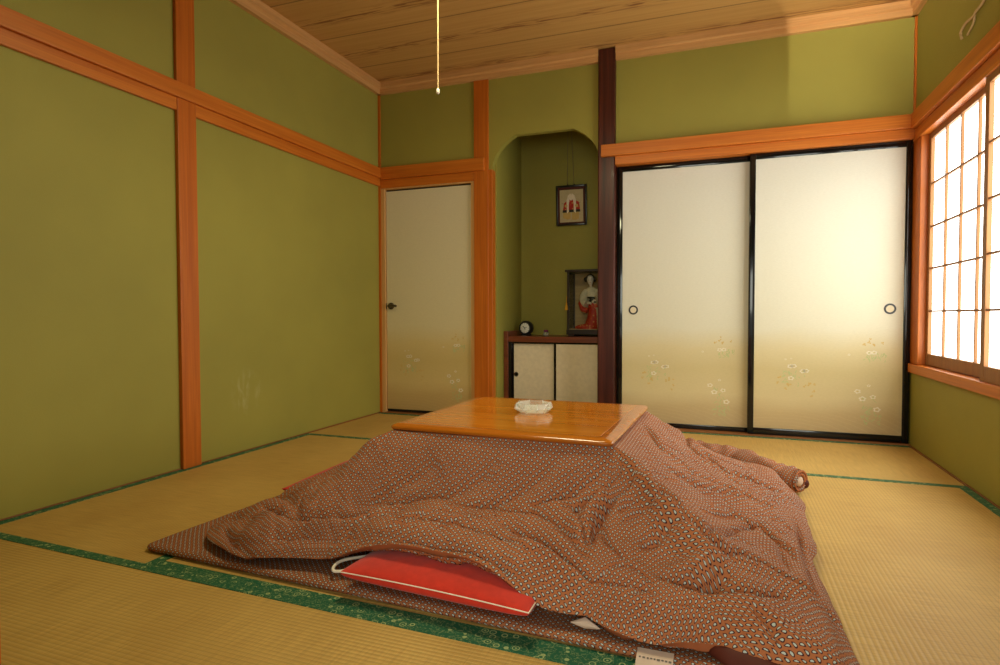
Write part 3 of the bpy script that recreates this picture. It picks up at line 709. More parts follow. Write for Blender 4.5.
# ------------------------------------------------------------------ the quilt
def vnoise(x, y, seed):
    """smooth value noise on the plan"""
    rs = np.random.RandomState(seed); G = rs.rand(64, 64)*2-1
    xi = np.floor(x).astype(int); yi = np.floor(y).astype(int); fx = x-xi; fy = y-yi
    fx = fx*fx*(3-2*fx); fy = fy*fy*(3-2*fy)
    g = lambda i, j: G[i % 64, j % 64]
    return (g(xi, yi)*(1-fx)+g(xi+1, yi)*fx)*(1-fy)+(g(xi, yi+1)*(1-fx)+g(xi+1, yi+1)*fx)*fy
def wrinkle_z(x, y):
    z = np.zeros_like(x)
    for amp, wid, pl in WRINKLES:
        w = wid*.01; best = np.full(x.shape, 1e9); tb = np.zeros_like(x)
        n = len(pl)-1
        for i in range(n):
            (ax, ay), (bx, by) = pl[i], pl[i+1]; dx, dy = bx-ax, by-ay; L2 = dx*dx+dy*dy
            t = np.clip(((x-ax)*dx+(y-ay)*dy)/L2, 0, 1); d = np.hypot(x-ax-t*dx, y-ay-t*dy)
            m = d < best; best = np.where(m, d, best); tb = np.where(m, (i+t)/n, tb)
        taper = np.sqrt(np.clip(np.minimum(tb, 1-tb)*4, 0, 1))*.85+.15
        g = np.exp(-.5*(best/w)**2)
        if amp < 0: g = g+.55*np.exp(-.5*(best/(.32*w))**2)
        if amp < 0: g = g-.25*np.exp(-.5*((best-2.1*w)/(w*1.1))**2)      # a crease pushes a lip up beside it
        z += amp*.001*WAMP*g*taper
    return z
WAMP = 3.0
def make_quilt():
    secs = [(0, 1, 190), (1, 2, 110), (2, 3, 130), (3, 4, 70), (4, 5, 90), (5, 6, 50), (6, 7, 80), (7, 8, 100)]
    S = np.concatenate([a+(b-a)*np.arange(n)/n for a, b, n in secs])
    nt = 120; T = np.linspace(0, 1, nt+1)
    TT, SS = np.meshgrid(T, S)
    k = np.floor(SS).astype(int); fr = SS-k
    cx = np.select([k == 0, k == 1, k == 2, k == 3, k == 4, k == 5, k == 6, k == 7], [TX0+(TX1-TX0)*fr, TX1+0*fr, TX1+0*fr, TX1+0*fr, TX1+(TX0-TX1)*fr, TX0+0*fr, TX0+0*fr, TX0+0*fr])
    cy = np.select([k == 0, k == 1, k == 2, k == 3, k == 4, k == 5, k == 6, k == 7], [TY0+0*fr, TY0+0*fr, TY0+(TY1-TY0)*fr, TY1+0*fr, TY1+0*fr, TY1+0*fr, TY1+(TY0-TY1)*fr, TY0+0*fr])
    th = np.select([k % 2 == 0], [-PI/2+(k//2)*PI/2], -PI/2+((k-1)//2)*PI/2+fr*PI/2)
    dx, dy = np.cos(th), np.sin(th)
    D, Z = look(SS, TT)
    hem = 1+.03*vnoise(SS*5.0, SS*0+3, 5)+.004*vnoise(SS*16.0, SS*0+9, 6)
    D = D*hem; Z0 = Z.copy()
    X = cx+dx*D*TT; Y = cy+dy*D*TT
    Z = Z+mat_top(X, Y)*np.clip((TT-.55)/.4, 0, 1)*.55
    env = np.clip(TT*6, 0, 1)*(1-.85*np.clip((TT-.86)*10, 0, 1))
    Z = Z+wrinkle_z(X, Y)*np.clip(TT*9, 0, 1)*(1-.6*np.clip((TT-.93)*14, 0, 1))
    # soft puffiness and small crumples; long folds run down the slope
    SL = np.where(TT > 0, TT*D, 0)
    Z = Z+env*(.009*vnoise(X*9, Y*9, 1)+.0035*vnoise(X*22+3*vnoise(X*6, Y*6, 4), Y*22, 2)+.0016*vnoise(X*55, Y*55, 3))
    per = SS*.42
    wx, wy = X+.05*vnoise(X*7, Y*7, 21), Y+.05*vnoise(X*7+9, Y*7, 22)
    for sc, am, wd, sd in ((6.5, .0095, .085, 31), (12, .0060, .10, 32), (21, .0034, .12, 33)):
        c_, s_ = math.cos(sd*2.1), math.sin(sd*2.1)
        nz = vnoise((wx*c_+wy*s_)*sc*1.5, (wy*c_-wx*s_)*sc*.7, sd)
        Z = Z-env*am*np.exp(-(nz/wd)**2)*(.35+.65*np.clip(vnoise(X*4, Y*4, sd+7)*1.6+.5, 0, 1))
    Z = Z+env*.004*vnoise(per*17+2.0*vnoise(X*4, Y*4, 8), SL*5, 12)
    ed = (1-TT)*D                                                     # stitched hem, 22 mm in from the edge
    Z = Z-.0045*np.exp(-.5*((ed-.024)/.005)**2)
    Z = Z-.010*np.abs(vnoise(X*5.5+2*vnoise(X*3, Y*3, 61), Y*5.5, 62))*env+.004*env
    Z = np.maximum(Z, .020+mat_top(X, Y)*.9)
    # slant arc length for the cloth's own coordinates
    dl = np.sqrt(np.diff(X, axis=1)**2+np.diff(Y, axis=1)**2+np.diff(Z, axis=1)**2); AL = np.concatenate([np.zeros((len(S), 1)), np.cumsum(dl, axis=1)], axis=1)
    AL = sum(np.roll(AL, q_, axis=0) for q_ in range(-11, 12))/23.0       # even out so the print stays in rows
    U, V = cx+dx*AL, cy+dy*AL
    # flat part tucked under the table top
    ins = .08
    mx, my = (TX0+TX1)/2, (TY0+TY1)/2
    IX = mx+(cx[:, :1]-mx)*(1-ins/.37); IY = my+(cy[:, :1]-my)*(1-ins/.37)
    X = np.concatenate([IX, X], 1); Y = np.concatenate([IY, Y], 1); Z = np.concatenate([np.full((len(S), 1), .352), Z], 1)
    U = np.concatenate([IX, U], 1); V = np.concatenate([IY, V], 1)
    n, m = X.shape
    verts = np.stack([X, Y, Z], -1).reshape(-1, 3)
    ii, jj = np.meshgrid(np.arange(n), np.arange(m-1), indexing='ij'); i2 = (ii+1) % n
    faces = np.stack([ii*m+jj, ii*m+jj+1, i2*m+jj+1, i2*m+jj], -1).reshape(-1, 4)
    me = bpy.data.meshes.new('quilt'); me.from_pydata(verts.tolist(), [], faces.tolist())
    uvl = me.uv_layers.new(name='UVMap')
    uv = np.stack([U, V], -1).reshape(-1, 2)
    idx = np.empty(len(me.loops), int); me.loops.foreach_get('vertex_index', idx)
    uvl.data.foreach_set('uv', uv[idx].ravel().astype(np.float32))
    me.materials.append(MAT['quilt']); me.materials.append(MAT['hem'])
    for p in me.polygons: p.use_smooth = True
    me.update()
    if me.polygons[0].normal.z < 0: me.flip_normals()
    o = bpy.data.objects.new('quilt', me); COL.objects.link(o)
    md = o.modifiers.new('thickness', 'SOLIDIFY'); md.thickness = .016; md.offset = -1; md.use_rim = True; md.material_offset_rim = 1
    sb = o.modifiers.new('round', 'BEVEL'); sb.width = .004; sb.segments = 2; sb.limit_method = 'ANGLE'; sb.angle_limit = math.radians(60)
    return tag(o, 'rumpled red-brown paisley quilt draped from under the low table', 'quilt')
quilt = make_quilt()
def uv_project(o, s=1.):
    uvl = o.data.uv_layers.new(name='UVMap')
    for p in o.data.polygons:
        for li in p.loop_indices:
            c = o.data.vertices[o.data.loops[li].vertex_index].co; uvl.data[li].uv = (c.x*s+c.z*.5, c.y*s+c.z*.7)
# rolled far-right corner of the quilt
path = smooth_curve([(2.36, -.965, .085), (2.45, -1.01, .074), (2.56, -1.05, .068), (2.665, -1.165, .066), (2.725, -1.235, .062), (2.785, -1.285, .060)], 8)
rd = [(.050+.014*math.sin(min(1, i/26)*PI))*(1+.07*math.sin(i*1.1)) for i in range(len(path))]
bm = bmesh.new(); tube(bm, path, rd, 20)
for v in bm.verts: v.co += Vector((math.sin(v.co.y*70+v.co.z*60), math.cos(v.co.x*55), math.sin(v.co.x*80+v.co.y*40)))*.0035
end = path[-1]; dr = (path[-1]-path[-3]).normalized()
ro = build('rolled_corner', bm, MAT['quilt'], quilt, 60); uv_project(ro)
def spiral_end(r0, r1, turns, z, m, nm, parent):
    bm = bmesh.new(); side = dr.cross(Vector((0, 0, 1))).normalized(); up = side.cross(dr)
    pts = []
    for i in range(int(26*turns)+1):
        a = 2*PI*i/26; rr = r0+(r1-r0)*i/(26*turns); pts.append(end+dr*z+side*math.cos(a)*rr+up*math.sin(a)*rr)
    tube(bm, pts, .006, 8); o = build(nm, bm, m, parent, 60); uv_project(o); return o
spiral_end(.026, .046, 1.5, .004, MAT['quilt'], 'rolled_hem', ro)
bm = bmesh.new(); tube(bm, [end-dr*.03, end+dr*.006, end+dr*.012], [.020, .020, .012], 16); build('roll_lining', bm, MAT['lining'], ro, 60)['label'] = 'cream lining at the heart of the roll'
bm = bmesh.new(); tube(bm, smooth_curve([(2.69, -1.13, .05), (2.735, -1.165, .060), (2.785, -1.215, .058), (2.815, -1.262, .036)], 6), [.016+.007*math.sin(i*.9) for i in range(19)], 10)
build('lining_edge', bm, MAT['brown'], quilt, 60)['label'] = 'dark brown lining showing behind the roll'
# lining that shows where the near hem lifts
def flap(name, top, bot, m, label, dz=.0):
    bm = bmesh.new(); n = len(top); t = []
    for a, b in zip(top, bot):
        a, b = Vector(a), Vector(b); mid = (a+b)/2+Vector((0, -.006, .004))
        t.append([bm.verts.new(p) for p in (a, a.lerp(mid, .5)+Vector((0, 0, .002)), mid, b.lerp(mid, .5), b)])
    for r0, r1 in zip(t, t[1:]):
        for k in range(4): bm.faces.new((r0[k], r0[k+1], r1[k+1], r1[k]))
    bmesh.ops.recalc_face_normals(bm, faces=bm.faces[:])
    o = build(name, bm, m, quilt, 60); md = o.modifiers.new('thickness', 'SOLIDIFY'); md.thickness = .004; o['label'] = label; return o
flap('lining_corner', [(2.155, -2.688, .038), (2.187, -2.678, .056), (2.224, -2.694, .037)], [(2.155, -2.688, .037), (2.190, -2.697, .034), (2.224, -2.694, .036)], MAT['lining'], 'cream lining peeking from the near hem')
flap('lining_fold', [(2.465, -2.690, .060), (2.50, -2.700, .068), (2.545, -2.718, .066), (2.60, -2.748, .060), (2.66, -2.79, .05)], [(2.452, -2.712, .040), (2.50, -2.750, .034), (2.55, -2.770, .034), (2.61, -2.80, .034), (2.665, -2.83, .02)], MAT['brown'], 'dark brown lining under the lifted near hem')

# ------------------------------------------------------------------ low heated table
tc = Vector((1.815, -1.906, 0)); kt = empty('low_table', tc, math.radians(-1.6), 'low square table with glossy honey-brown wooden top, quilt tucked beneath', 'table')
hx = .379
def rrect(hw, hd, rad, n=8):
    out = []
    for sx, sy, a0 in ((1, 1, 0), (-1, 1, PI/2), (-1, -1, PI), (1, -1, 3*PI/2)):
        for k in range(n+1):
            a = a0+PI/2*k/n; out.append((sx*(hw-rad)+rad*math.cos(a), sy*(hd-rad)+rad*math.sin(a)))
    return out
def loft_rr(bm, prof, hw, hd, rad, cap0=True, cap1=True, mi=0):
    rings = [[bm.verts.new((x, y, z)) for x, y in rrect(hw-ins, hd-ins, max(.002, rad-ins))] for ins, z in prof]
    for A, B in zip(rings, rings[1:]):
        n = len(A)
        for k in range(n): bm.faces.new((A[k], A[(k+1) % n], B[(k+1) % n], B[k])).material_index = mi
    if cap0: bm.faces.new(rings[0][::-1]).material_index = mi
    if cap1: bm.faces.new(rings[-1]).material_index = mi
    return bm
bm = bmesh.new()
edge = [(.030, .3662), (.008, .3662)]+[(.010-.010*math.cos(a), .3752+.009*math.sin(a)) for a in [(-75+25*i)*PI/180 for i in range(4)]]
edge += [(.036-.036*math.cos(a), .3752+.0122*math.sin(a)) for a in [(12*i+4)*PI/180 for i in range(8)]]+[(.0455, .3873), (.046, .3864)]
loft_rr(bm, edge, hx, hx, .024); build('edge_band', bm, MAT['topedge'], kt, 35)
bm = bmesh.new(); loft_rr(bm, [(.0466, .3662), (.0466, .3866), (.0474, .3874)], hx, hx, .05); build('tabletop', bm, MAT['top'], kt, 35)
for sx in (-1, 1):
    for sy in (-1, 1):
        bm = bmesh.new(); q = .30
        lathe(bm, [(.020, .032), (.022, .06), (.027, .30), (.027, .330)], 14, (sx*q, sy*q, 0)); build('leg', bm, MAT['topedge'], kt, 40)
bm = bmesh.new()
for s_ in (-1, 1): box(bm, (-.29, s_*.30-.012, .285), (.29, s_*.30+.012, .330)); box(bm, (s_*.30-.012, -.29, .285), (s_*.30+.012, .29, .330))
build('apron', bm, MAT['topedge'], kt)
# cut-glass ashtray
at = bmesh.new()
lathe(at, [(.040, 0), (.052, .002), (.072, .017), (.069, .026), (.064, .037), (.058, .037), (.050, .014), (.034, .009)], 8, (0, 0, 0), 'Z', 0, PI/8+.12)
for k in range(8):
    a = PI/8+.12+2*PI*k/8; c_, s_ = math.cos(a), math.sin(a)
    tube(at, [(.046*c_, .046*s_, .002), (.0715*c_, .0715*s_, .017), (.0685*c_, .0685*s_, .027), (.064*c_, .064*s_, .0372)], .0032, 6)
a_o = build('ashtray', at, MAT['glass'], None, 25, (1.818, -1.885, .3876)); tag(a_o, 'clear cut-glass octagonal ashtray on the wooden tabletop', 'ashtray')

# ------------------------------------------------------------------ floor cushions
def cushion(center, rz, size, th, zs, label, pipe):
    n = 44; bm = bmesh.new(); h = size/2; G = {}
    g = [-math.cos(PI*i/n) for i in range(n+1)]
    def outline(u, v):
        x = u*(1-.035*(1-v*v)); y = v*(1-.035*(1-u*u)); return x*h, y*h
    for side in (1, -1):
        for i in range(n+1):
            for j in range(n+1):
                u_, v_ = g[i], g[j]; x, y = outline(u_, v_)
                pf = (max(0, 1-u_*u_)**.52)*(max(0, 1-v_*v_)**.52)
                z = side*th*(pf**.8 if side > 0 else .95*pf**.42)
                if (i in (0, n) or j in (0, n)) and side < 0: G[(side, i, j)] = G[(1, i, j)]; continue
                w = .0022*math.sin(19*u_+3*v_)*math.sin(15*v_) if side > 0 else 0
                G[(side, i, j)] = bm.verts.new((x, y, z+w*pf))
    for side in (1, -1):
        for i in range(n):
            for j in range(n):
                q = [G[(side, i, j)], G[(side, i+1, j)], G[(side, i+1, j+1)], G[(side, i, j+1)]]
                bm.faces.new(q if side > 0 else q[::-1])
    o = build('floor_cushion', bm, MAT['red'], None, 60); o.location = (*center, zs); o.rotation_euler = (0, 0, rz)
    tag(o, label, 'cushion')
    rim = [outline(g[i], -1) for i in range(n)]+[outline(1, g[j]) for j in range(n)]+[outline(g[i], 1) for i in range(n, 0, -1)]+[outline(-1, g[j]) for j in range(n, 0, -1)]
    bm = bmesh.new(); tube(bm, [(x*1.003, y*1.003, 0) for x, y in rim], .0016, 8, True); build('piping', bm, MAT['piping'] if pipe else MAT['red'], o, 60)
    return o
cushion((1.822, -2.462), math.radians(-4.0), .535, .046, .074, 'red floor cushion with white piping under the near hem of the quilt', True)
cushion((1.075, -1.800), math.radians(3), .54, .034, .052, 'red floor cushion peeking from the left side of the quilt', False)
bm = bmesh.new(); tube(bm, smooth_curve([(1.60, -2.50, .040), (1.53, -2.60, .042), (1.485, -2.655, .045), (1.468, -2.640, .052), (1.478, -2.60, .056), (1.54, -2.53, .052)], 8), .0045, 8)
tag(build('power_cord', bm, MAT['piping'], None, 60), 'small loop of white cord peeking out left of the near red cushion', 'cord')

# ------------------------------------------------------------------ alcove furniture
cb = empty('low_cabinet', (AX0, .2, 0), 0, 'low built-in alcove cabinet with two cream sliding doors and dark wooden top', 'cabinet')
cw = AX1-AX0-.004; cdp = AY-.2-.004
bm = nbox((.003, -.004, .552), (cw, cdp, .594), .003); build('top_board', bm, MAT['darkx'], cb)
bm = nbox((.003, -.012, .012), (.036, cdp, .632), .003); build('side_board', bm, MAT['darkx'], cb)
bm = bmesh.new(); box(bm, (.036, .004, .012), (.058, .05, .552)); box(bm, (.058, .004, .012), (cw, .05, .045)); box(bm, (.058, .006, .540), (cw, .05, .552)); box(bm, (.038, .3, .012), (cw, .32, .55)); build('frame', bm, MAT['lacquer'], cb)
for (a, b, y, pl) in ((.052, .402, .030, .088), (.384, cw, .012, cw-.05)):
    bm = bmesh.new(); box(bm, (a+.016, y, .046), (b-.014, y+.014, .542)); o = build('sliding_door', bm, MAT['cream'], cb)
    bm = nbox((b-.014, y-.002, .046), (b, y+.015, .542)); build('door_stile', bm, MAT['lacquer'], o)
    bm = nbox((a, y-.001, .046), (a+.018, y+.015, .542)); build('door_stile', bm, MAT['lacquer'], o)
    bm = bmesh.new(); lathe(bm, [(.017, -.003), (.017, .002), (.012, .002), (.011, -.001)], 20, (pl, y-.001, .308), 'Y'); build('pull', bm, MAT['steel'], o, 40)
# round clock
ck = empty('clock', (1.056, .40, .594), math.radians(-12), 'small round black clock on the left end of the alcove cabinet', 'clock')
bm = bmesh.new(); lathe(bm, [(.040, -.036), (.052, -.030), (.056, -.010), (.056, .012), (.052, .018), (.044, .018)], 32, (0, 0, .058), 'Y'); box(bm, (-.034, -.014, 0), (.034, .030, .010), .003); build('case', bm, MAT['black'], ck, 40)
bm = bmesh.new(); lathe(bm, [(.040, 0), (.040, .0015), (.039, .002)], 32, (0, -.0172, .058), 'Y'); dl = build('dial', bm, MAT['dial'], ck, 40)
bm = bmesh.new()
for k in range(12):
    a = PI*k/6; L_ = .008 if k % 3 else .012
    tube(bm, [((.040-L_)*math.sin(a), -.0195, .058+(.040-L_)*math.cos(a)), (.040*math.sin(a), -.0195, .058+.040*math.cos(a))], .0014, 5)
build('hour_mark', bm, MAT['ink'], dl)
for a, L_, w_ in ((-.85, .022, .0024), (-1.9+3.1, .018, .0018), (2.9, .012, .0026)):
    bm = bmesh.new(); tube(bm, [(0, -.0205, .058), (L_*math.sin(a), -.0205, .058+L_*math.cos(a))], w_, 6); build('hand', bm, MAT['green'], dl)
# little jar
jr = empty('jar', (1.203, .45, .594), 0, 'tiny glass jar with purple lid beside the clock on the cabinet', 'jar')
bm = bmesh.new(); lathe(bm, [(.014, 0), (.020, .002), (.022, .012), (.018, .024), (.014, .028)], 16); build('body', bm, MAT['glass'], jr, 40)
bm = bmesh.new(); lathe(bm, [(.016, .027), (.018, .029), (.018, .040), (.015, .043)], 16); build('lid', bm, MAT['purple'], jr, 40)

# framed picture
fr = empty('picture_frame', (1.369, .600, 1.455), 0, 'small black-framed figure picture hanging in the alcove', 'picture'); fr.rotation_euler = (math.radians(3.5), 0, 0)
fw, fh = .122, .312
bm = bmesh.new()
for lo, hi in (((-fw, -.012, 0), (-fw+.016, .008, fh)), ((fw-.016, -.012, 0), (fw, .008, fh)), ((-fw+.016, -.012, 0), (fw-.016, .008, .016)), ((-fw+.016, -.012, fh-.016), (fw-.016, .008, fh))): box(bm, lo, hi, .002)
build('frame', bm, MAT['black'], fr, 40)
bm = nbox((-fw+.015, -.004, .015), (fw-.015, .006, fh-.015)); build('mount', bm, MAT['brown'], fr)
bm = bmesh.new(); box(bm, (-.092, -.006, .026), (.094, -.0035, .276))
pl = build('picture_sheet', bm, MAT['sheet'], fr)
def poly(bm, pts, y, mi):
    pts = [(x*1.18, .148+(z-.148)*1.12) for x, z in pts]
    f_ = bm.faces.new([bm.verts.new((x, y, z)) for x, z in pts]); f_.material_index = mi
    f_.normal_update()
    if f_.normal.y > 0: f_.normal_flip()
bm = bmesh.new(); Y0 = -.0064
poly(bm, [(-.058, .118), (-.048, .172), (-.022, .190), (-.018, .110)], Y0, 1); poly(bm, [(.060, .118), (.052, .176), (.024, .190), (.018, .112)], Y0, 1)
poly(bm, [(-.018, .115), (-.015, .200), (.015, .200), (.016, .115)], Y0-.0001, 1)
poly(bm, [(-.056, .070), (-.056, .110), (-.004, .112), (-.006, .062), (-.03, .058)], Y0-.0002, 0); poly(bm, [(.002, .056), (.004, .112), (.052, .108), (.050, .060), (.025, .052)], Y0-.0002, 0)
poly(bm, [(-.060, .106), (-.058, .124), (.058, .126), (.060, .108)], Y0-.0003, 3)
for s_ in (-1, 1):
    poly(bm, [(s_*.030, .100), (s_*.032, .190), (s_*.022, .222), (s_*.006, .236), (s_*.001, .232), (s_*.010, .20), (s_*.018, .150), (s_*.016, .112)], Y0-.0004, 2)
    disc(bm, s_*.042, .152, .012, .012, Y0-.0005, 0, 9); tube(bm, [(s_*.058, Y0, .168), (s_*.074, Y0, .176)], .0012, 5, False, 3)
disc(bm, 0, .215, .017, .022, Y0-.0003, 2, 14)
build('printed_figure', bm, [MAT['ochre'], MAT['redrobe'], MAT['piping'], MAT['black']], pl)
for x in (-.030, .022):
    bm = bmesh.new(); tube(bm, [(x, .004, fh-.004), (x-.004, .012, fh+.03), (-.004+x*.55, -.006, fh+.42)], .0012, 5); build('hanging_string', bm, MAT['ink'], fr)
    bm = bmesh.new(); lathe(bm, [(.004, 0), (.006, .004), (.003, .010)], 8, (x, .004, fh)); build('ring', bm, MAT['steel'], fr)

# glass case with its doll
CX0, CX1, CY0, CY1, CB, CT = 1.392, 1.712, .355, .575, .594, 1.090
gc = empty('glass_case', ((CX0+CX1)/2, (CY0+CY1)/2, CB), 0, 'black-framed glass display case on the alcove cabinet, beside dark post', 'display case')
ox, oy = (CX0+CX1)/2, (CY0+CY1)/2; w2, d2, ht = (CX1-CX0)/2, (CY1-CY0)/2, CT-CB
bm = bmesh.new(); box(bm, (-w2-.004, -d2-.004, .012), (w2+.004, d2+.004, .050), .003)
for sx in (-1, 1):
    for sy in (-1, 1): box(bm, (sx*(w2-.03)-.022, sy*(d2-.02)-.018, 0), (sx*(w2-.03)+.022, sy*(d2-.02)+.018, .014), .002)
build('base', bm, MAT['casewood'], gc)
for sx in (-1, 1):
    for sy in (-1, 1): build('corner_post', nbox((sx*w2-.007-sx*.007, sy*d2-.007-sy*.007, .05), (sx*w2+.007-sx*.007, sy*d2+.007-sy*.007, ht-.016), .001), MAT['casewood'], gc)
bm = nbox((-w2-.014, -d2-.014, ht-.018), (w2+.010, d2+.010, ht), .003); build('roof', bm, MAT['casewood'], gc)
bm = nbox((-w2+.012, d2-.012, .05), (w2-.012, d2-.005, ht-.018)); build('back_board', bm, MAT['backing'], gc)
bm = nbox((-w2+.006, -d2+.006, .0502), (w2-.006, d2-.014, .054)); build('floor_board', bm, MAT['backing'], gc)
for nm, lo, hi in (('front', (-w2+.014, -d2+.005, .052), (w2-.014, -d2+.007, ht-.019)), ('side', (-w2+.005, -d2+.014, .052), (-w2+.007, d2-.014, ht-.019)), ('side', (w2-.007, -d2+.014, .052), (w2-.005, d2-.014, ht-.019))):
    build('glass_pane', nbox(lo, hi), MAT['pane'], gc)
bm = bmesh.new(); lathe(bm, [(.003, .060), (.006, .050), (.005, .044), (.010, .030), (.013, 0)], 12, (-w2-.001, -d2-.011, .195)); tube(bm, [(-w2-.001, -d2-.011, .25), (-w2, -d2-.010, .30)], .0018, 6)
build('tassel', bm, MAT['yellow'], gc, 50)
def loft(bm, rings, seg=22, mi=0):
    R_ = []
    for (z, cx, cy, rx, ry) in rings:
        R_.append([bm.verts.new((cx+rx*math.cos(2*PI*k/seg), cy+ry*math.sin(2*PI*k/seg), z)) for k in range(seg)])
    for A, B in zip(R_, R_[1:]):
        for k in range(seg): bm.faces.new((A[k], A[(k+1) % seg], B[(k+1) % seg], B[k])).material_index = mi
    bm.faces.new(R_[0][::-1]).material_index = mi; bm.faces.new(R_[-1]).material_index = mi
    return bm
D0 = Vector((1.575, .445, .6485))
dol = empty('doll', D0, math.radians(8), 'white-faced kimono doll with black hair standing in the glass case', 'doll')
# one continuous body: head, neck, trunk, legs
bm = bmesh.new()
loft(bm, [(0, .012, 0, .030, .026), (.08, .010, 0, .032, .027), (.18, .006, 0, .034, .027), (.215, -.004, 0, .030, .024), (.262, -.012, 0, .033, .022), (.292, -.016, 0, .036, .019), (.306, -.018, -.002, .020, .013), (.316, -.020, -.004, .0095, .0095), (.328, -.022, -.006, .0098, .0098), (.338, -.023, -.009, .0165, .019), (.354, -.024, -.009, .0225, .025), (.372, -.025, -.007, .0245, .027), (.392, -.025, -.005, .021, .024), (.402, -.025, -.004, .010, .012)])
for (x, y, z, rr) in ((-.0235, -.0345, .355, .0034),): bmesh.ops.create_uvsphere(bm, u_segments=8, v_segments=6, radius=rr, matrix=Matrix.Translation((x, y, z)))
body = build('body', bm, MAT['skin'], dol, 80)
bm = bmesh.new()
for s_ in (-1, 1): disc(bm, -.0245+s_*.009, .364, .0042, .0014, -.0345, 0, 8); disc(bm, -.0245+s_*.009, .372, .0048, .0007, -.0335, 0, 8)
disc(bm, -.0238, .3465, .0030, .0016, -.0325, 1, 8); build('face_paint', bm, [MAT['hair'], MAT['redrobe']], body)
bm = bmesh.new()
bmesh.ops.create_uvsphere(bm, u_segments=20, v_segments=14, radius=1, matrix=Matrix.Translation((-.026, .008, .384)) @ Matrix.Diagonal((.033, .030, .027, 1)))
for x, y, z, a, b, c_ in ((-.058, .004, .372, .017, .017, .020), (.006, .006, .372, .017, .017, .020), (-.026, .022, .402, .017, .016, .016), (-.026, .030, .362, .018, .013, .022)):
    bmesh.ops.create_uvsphere(bm, u_segments=14, v_segments=10, radius=1, matrix=Matrix.Translation((x, y, z)) @ Matrix.Diagonal((a, b, c_, 1)))
build('hair', bm, MAT['hair'], dol, 80)
# ivory upper robe with hanging sleeves
bm = bmesh.new()
loft(bm, [(.150, .010, -.002, .046, .036), (.190, .004, -.002, .044, .034), (.225, -.004, -.002, .040, .031), (.262, -.012, -.002, .045, .029), (.290, -.016, 0, .046, .025), (.305, -.018, 0, .032, .019), (.314, -.019, -.002, .016, .013)])
def sleeve(sx, pts, rad):
    tube(bm, smooth_curve(pts, 6), rad, 12)
sleeve(-1, [(-.050, 0, .288), (-.072, -.012, .250), (-.070, -.028, .205), (-.045, -.042, .190)], [.022+.0009*i for i in range(19)])
sleeve(1, [(.020, 0, .288), (.046, -.014, .255), (.048, -.034, .222), (.022, -.046, .210)], [.022+.0009*i for i in range(19)])
build('upper_robe', bm, MAT['robe'], dol, 70)
for s_, x in ((-1, -.040), (1, .016)):
    bm = bmesh.new()
    tube(bm, [(x, -.044, .190 if s_ < 0 else .211), (x-s_*.012, -.055, .194 if s_ < 0 else .214)], [.008, .006], 8)
    for k in range(4):
        tube(bm, [(x-s_*.011, -.055, .200-.004*k+(.012 if s_ > 0 else 0)), (x-s_*.021, -.058, .197-.004*k+(.012 if s_ > 0 else 0)), (x-s_*.026, -.055, .193-.004*k+(.012 if s_ > 0 else 0))], [.0022, .002, .0014], 6)
    build('hand', bm, MAT['skin'], dol, 70)
bm = bmesh.new(); loft(bm, [(.196, .004, -.002, .048, .038), (.204, .003, -.003, .050, .040), (.232, -.005, -.003, .047, .037), (.240, -.007, -.002, .044, .035)]); box(bm, (-.03, .034, .19), (.03, .060, .25), .01); build('sash', bm, MAT['hair'], dol, 70)
# red kimono skirt sweeping into a train on the left
bm = bmesh.new()
loft(bm, [(.000, -.040, -.012, .082, .050), (.012, -.034, -.012, .074, .048), (.040, -.012, -.008, .055, .042), (.080, .002, -.004, .048, .038), (.130, .008, -.002, .050, .039), (.175, .008, -.002, .050, .038), (.200, .004, 0, .044, .034)])
tube(bm, smooth_curve([(-.02, -.03, .022), (-.07, -.035, .020), (-.108, -.035, .015), (-.128, -.03, .010)], 6), [.021-.0007*i for i in range(19)], 12)
tube(bm, smooth_curve([(-.075, -.024, .235), (-.095, -.030, .190), (-.080, -.038, .150), (-.040, -.044, .135)], 6), [.015+.0004*i for i in range(19)], 10)
for v in bm.verts:
    if v.co.z < .2: v.co.x += .004*math.sin(v.co.z*60+v.co.y*50); v.co.y += .003*math.sin(v.co.x*90)
build('red_kimono', bm, MAT['redrobe'], dol, 70)
bm = bmesh.new(); tube(bm, smooth_curve([(.030, -.040, .16), (.036, -.046, .09), (.040, -.048, .03), (.044, -.046, .006)], 5), [.008+.0004*i for i in range(16)], 8); build('white_hem', bm, MAT['robe'], dol, 70)

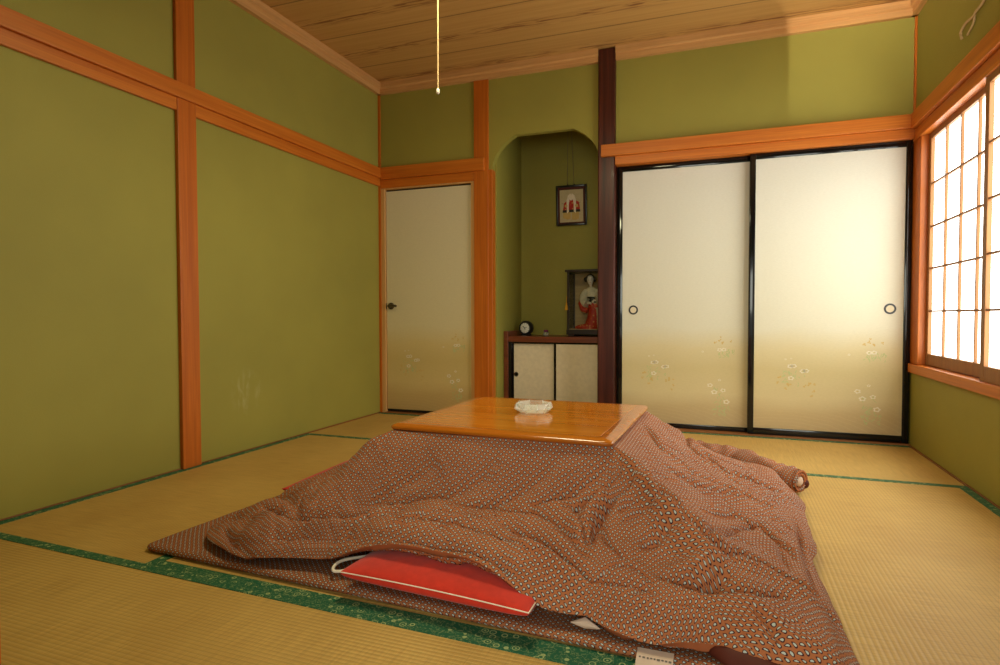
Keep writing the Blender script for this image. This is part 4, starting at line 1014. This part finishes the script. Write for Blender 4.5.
# ------------------------------------------------------------------ lamp with its pull cord, and the looped cord by the window
lp = empty('ceiling_lamp', (1.46, -1.95, CZ), 0, 'ceiling lamp whose cream pull cord hangs down near the top centre', 'lamp')
def rel(p): return (p[0]-1.46, p[1]+1.95, p[2]-CZ)
bm = bmesh.new(); tube(bm, [rel((1.66, -2.14, 2.26)), rel((1.66, -2.14, CZ))], .006, 8); lathe(bm, [(.05, 0), (.05, .012), (.012, .03)], 20, rel((1.66, -2.14, CZ-.03))); build('hanger', bm, MAT['black'], lp)
bm = bmesh.new()
for k in range(4):
    a = k*PI/2; m_ = Matrix.Translation(rel((1.66, -2.14, 0))) @ Matrix.Rotation(a, 4, 'Z')
    b2 = bmesh.new(); box(b2, (-.245, -.245, 2.175), (.245, -.237, 2.275), .002); b2.transform(m_); me_ = bpy.data.meshes.new('t'); b2.to_mesh(me_); b2.free(); bm.from_mesh(me_); bpy.data.meshes.remove(me_)
box(bm, rel((1.66-.24, -2.14-.24, 2.265)), rel((1.66+.24, -2.14+.24, 2.273))); build('lamp_shade', bm, MAT['shade'], lp)
bm = bmesh.new(); tube(bm, [rel((1.46, -1.95, 2.255)), rel((1.459, -1.95, 1.9)), rel((1.458, -1.95, 1.612))], .0028, 8); pc = build('pull_cord', bm, MAT['cord'], lp, 60)
bm = bmesh.new(); lathe(bm, [(.003, .020), (.006, .016), (.0065, .004), (.004, 0)], 12, rel((1.458, -1.95, 1.594))); build('cord_knob', bm, MAT['piping'], pc, 60)
XH = W-.013
bm = bmesh.new()
tube(bm, [(W-.002, -1.13, 2.15), (XH, -1.13, 2.15), (XH, -1.115, 2.14)], .006, 8)
tube(bm, smooth_curve([(XH, -1.13, 2.14), (XH, -.99, 2.055), (XH, -.89, 2.044), (XH, -.868, 2.037), (XH, -.777, 2.046), (XH, -.719, 2.030), (XH, -.735, 1.998)], 6), .0055, 8)
tube(bm, smooth_curve([(XH+.004, -.868, 2.037), (XH+.004, -.850, 2.010), (XH+.004, -.790, 1.990)], 6), .0045, 8)
tag(build('looped_cord', bm, MAT['cord'], None, 60), 'cream cord ending in a loop against green wall above the paper window', 'cord')
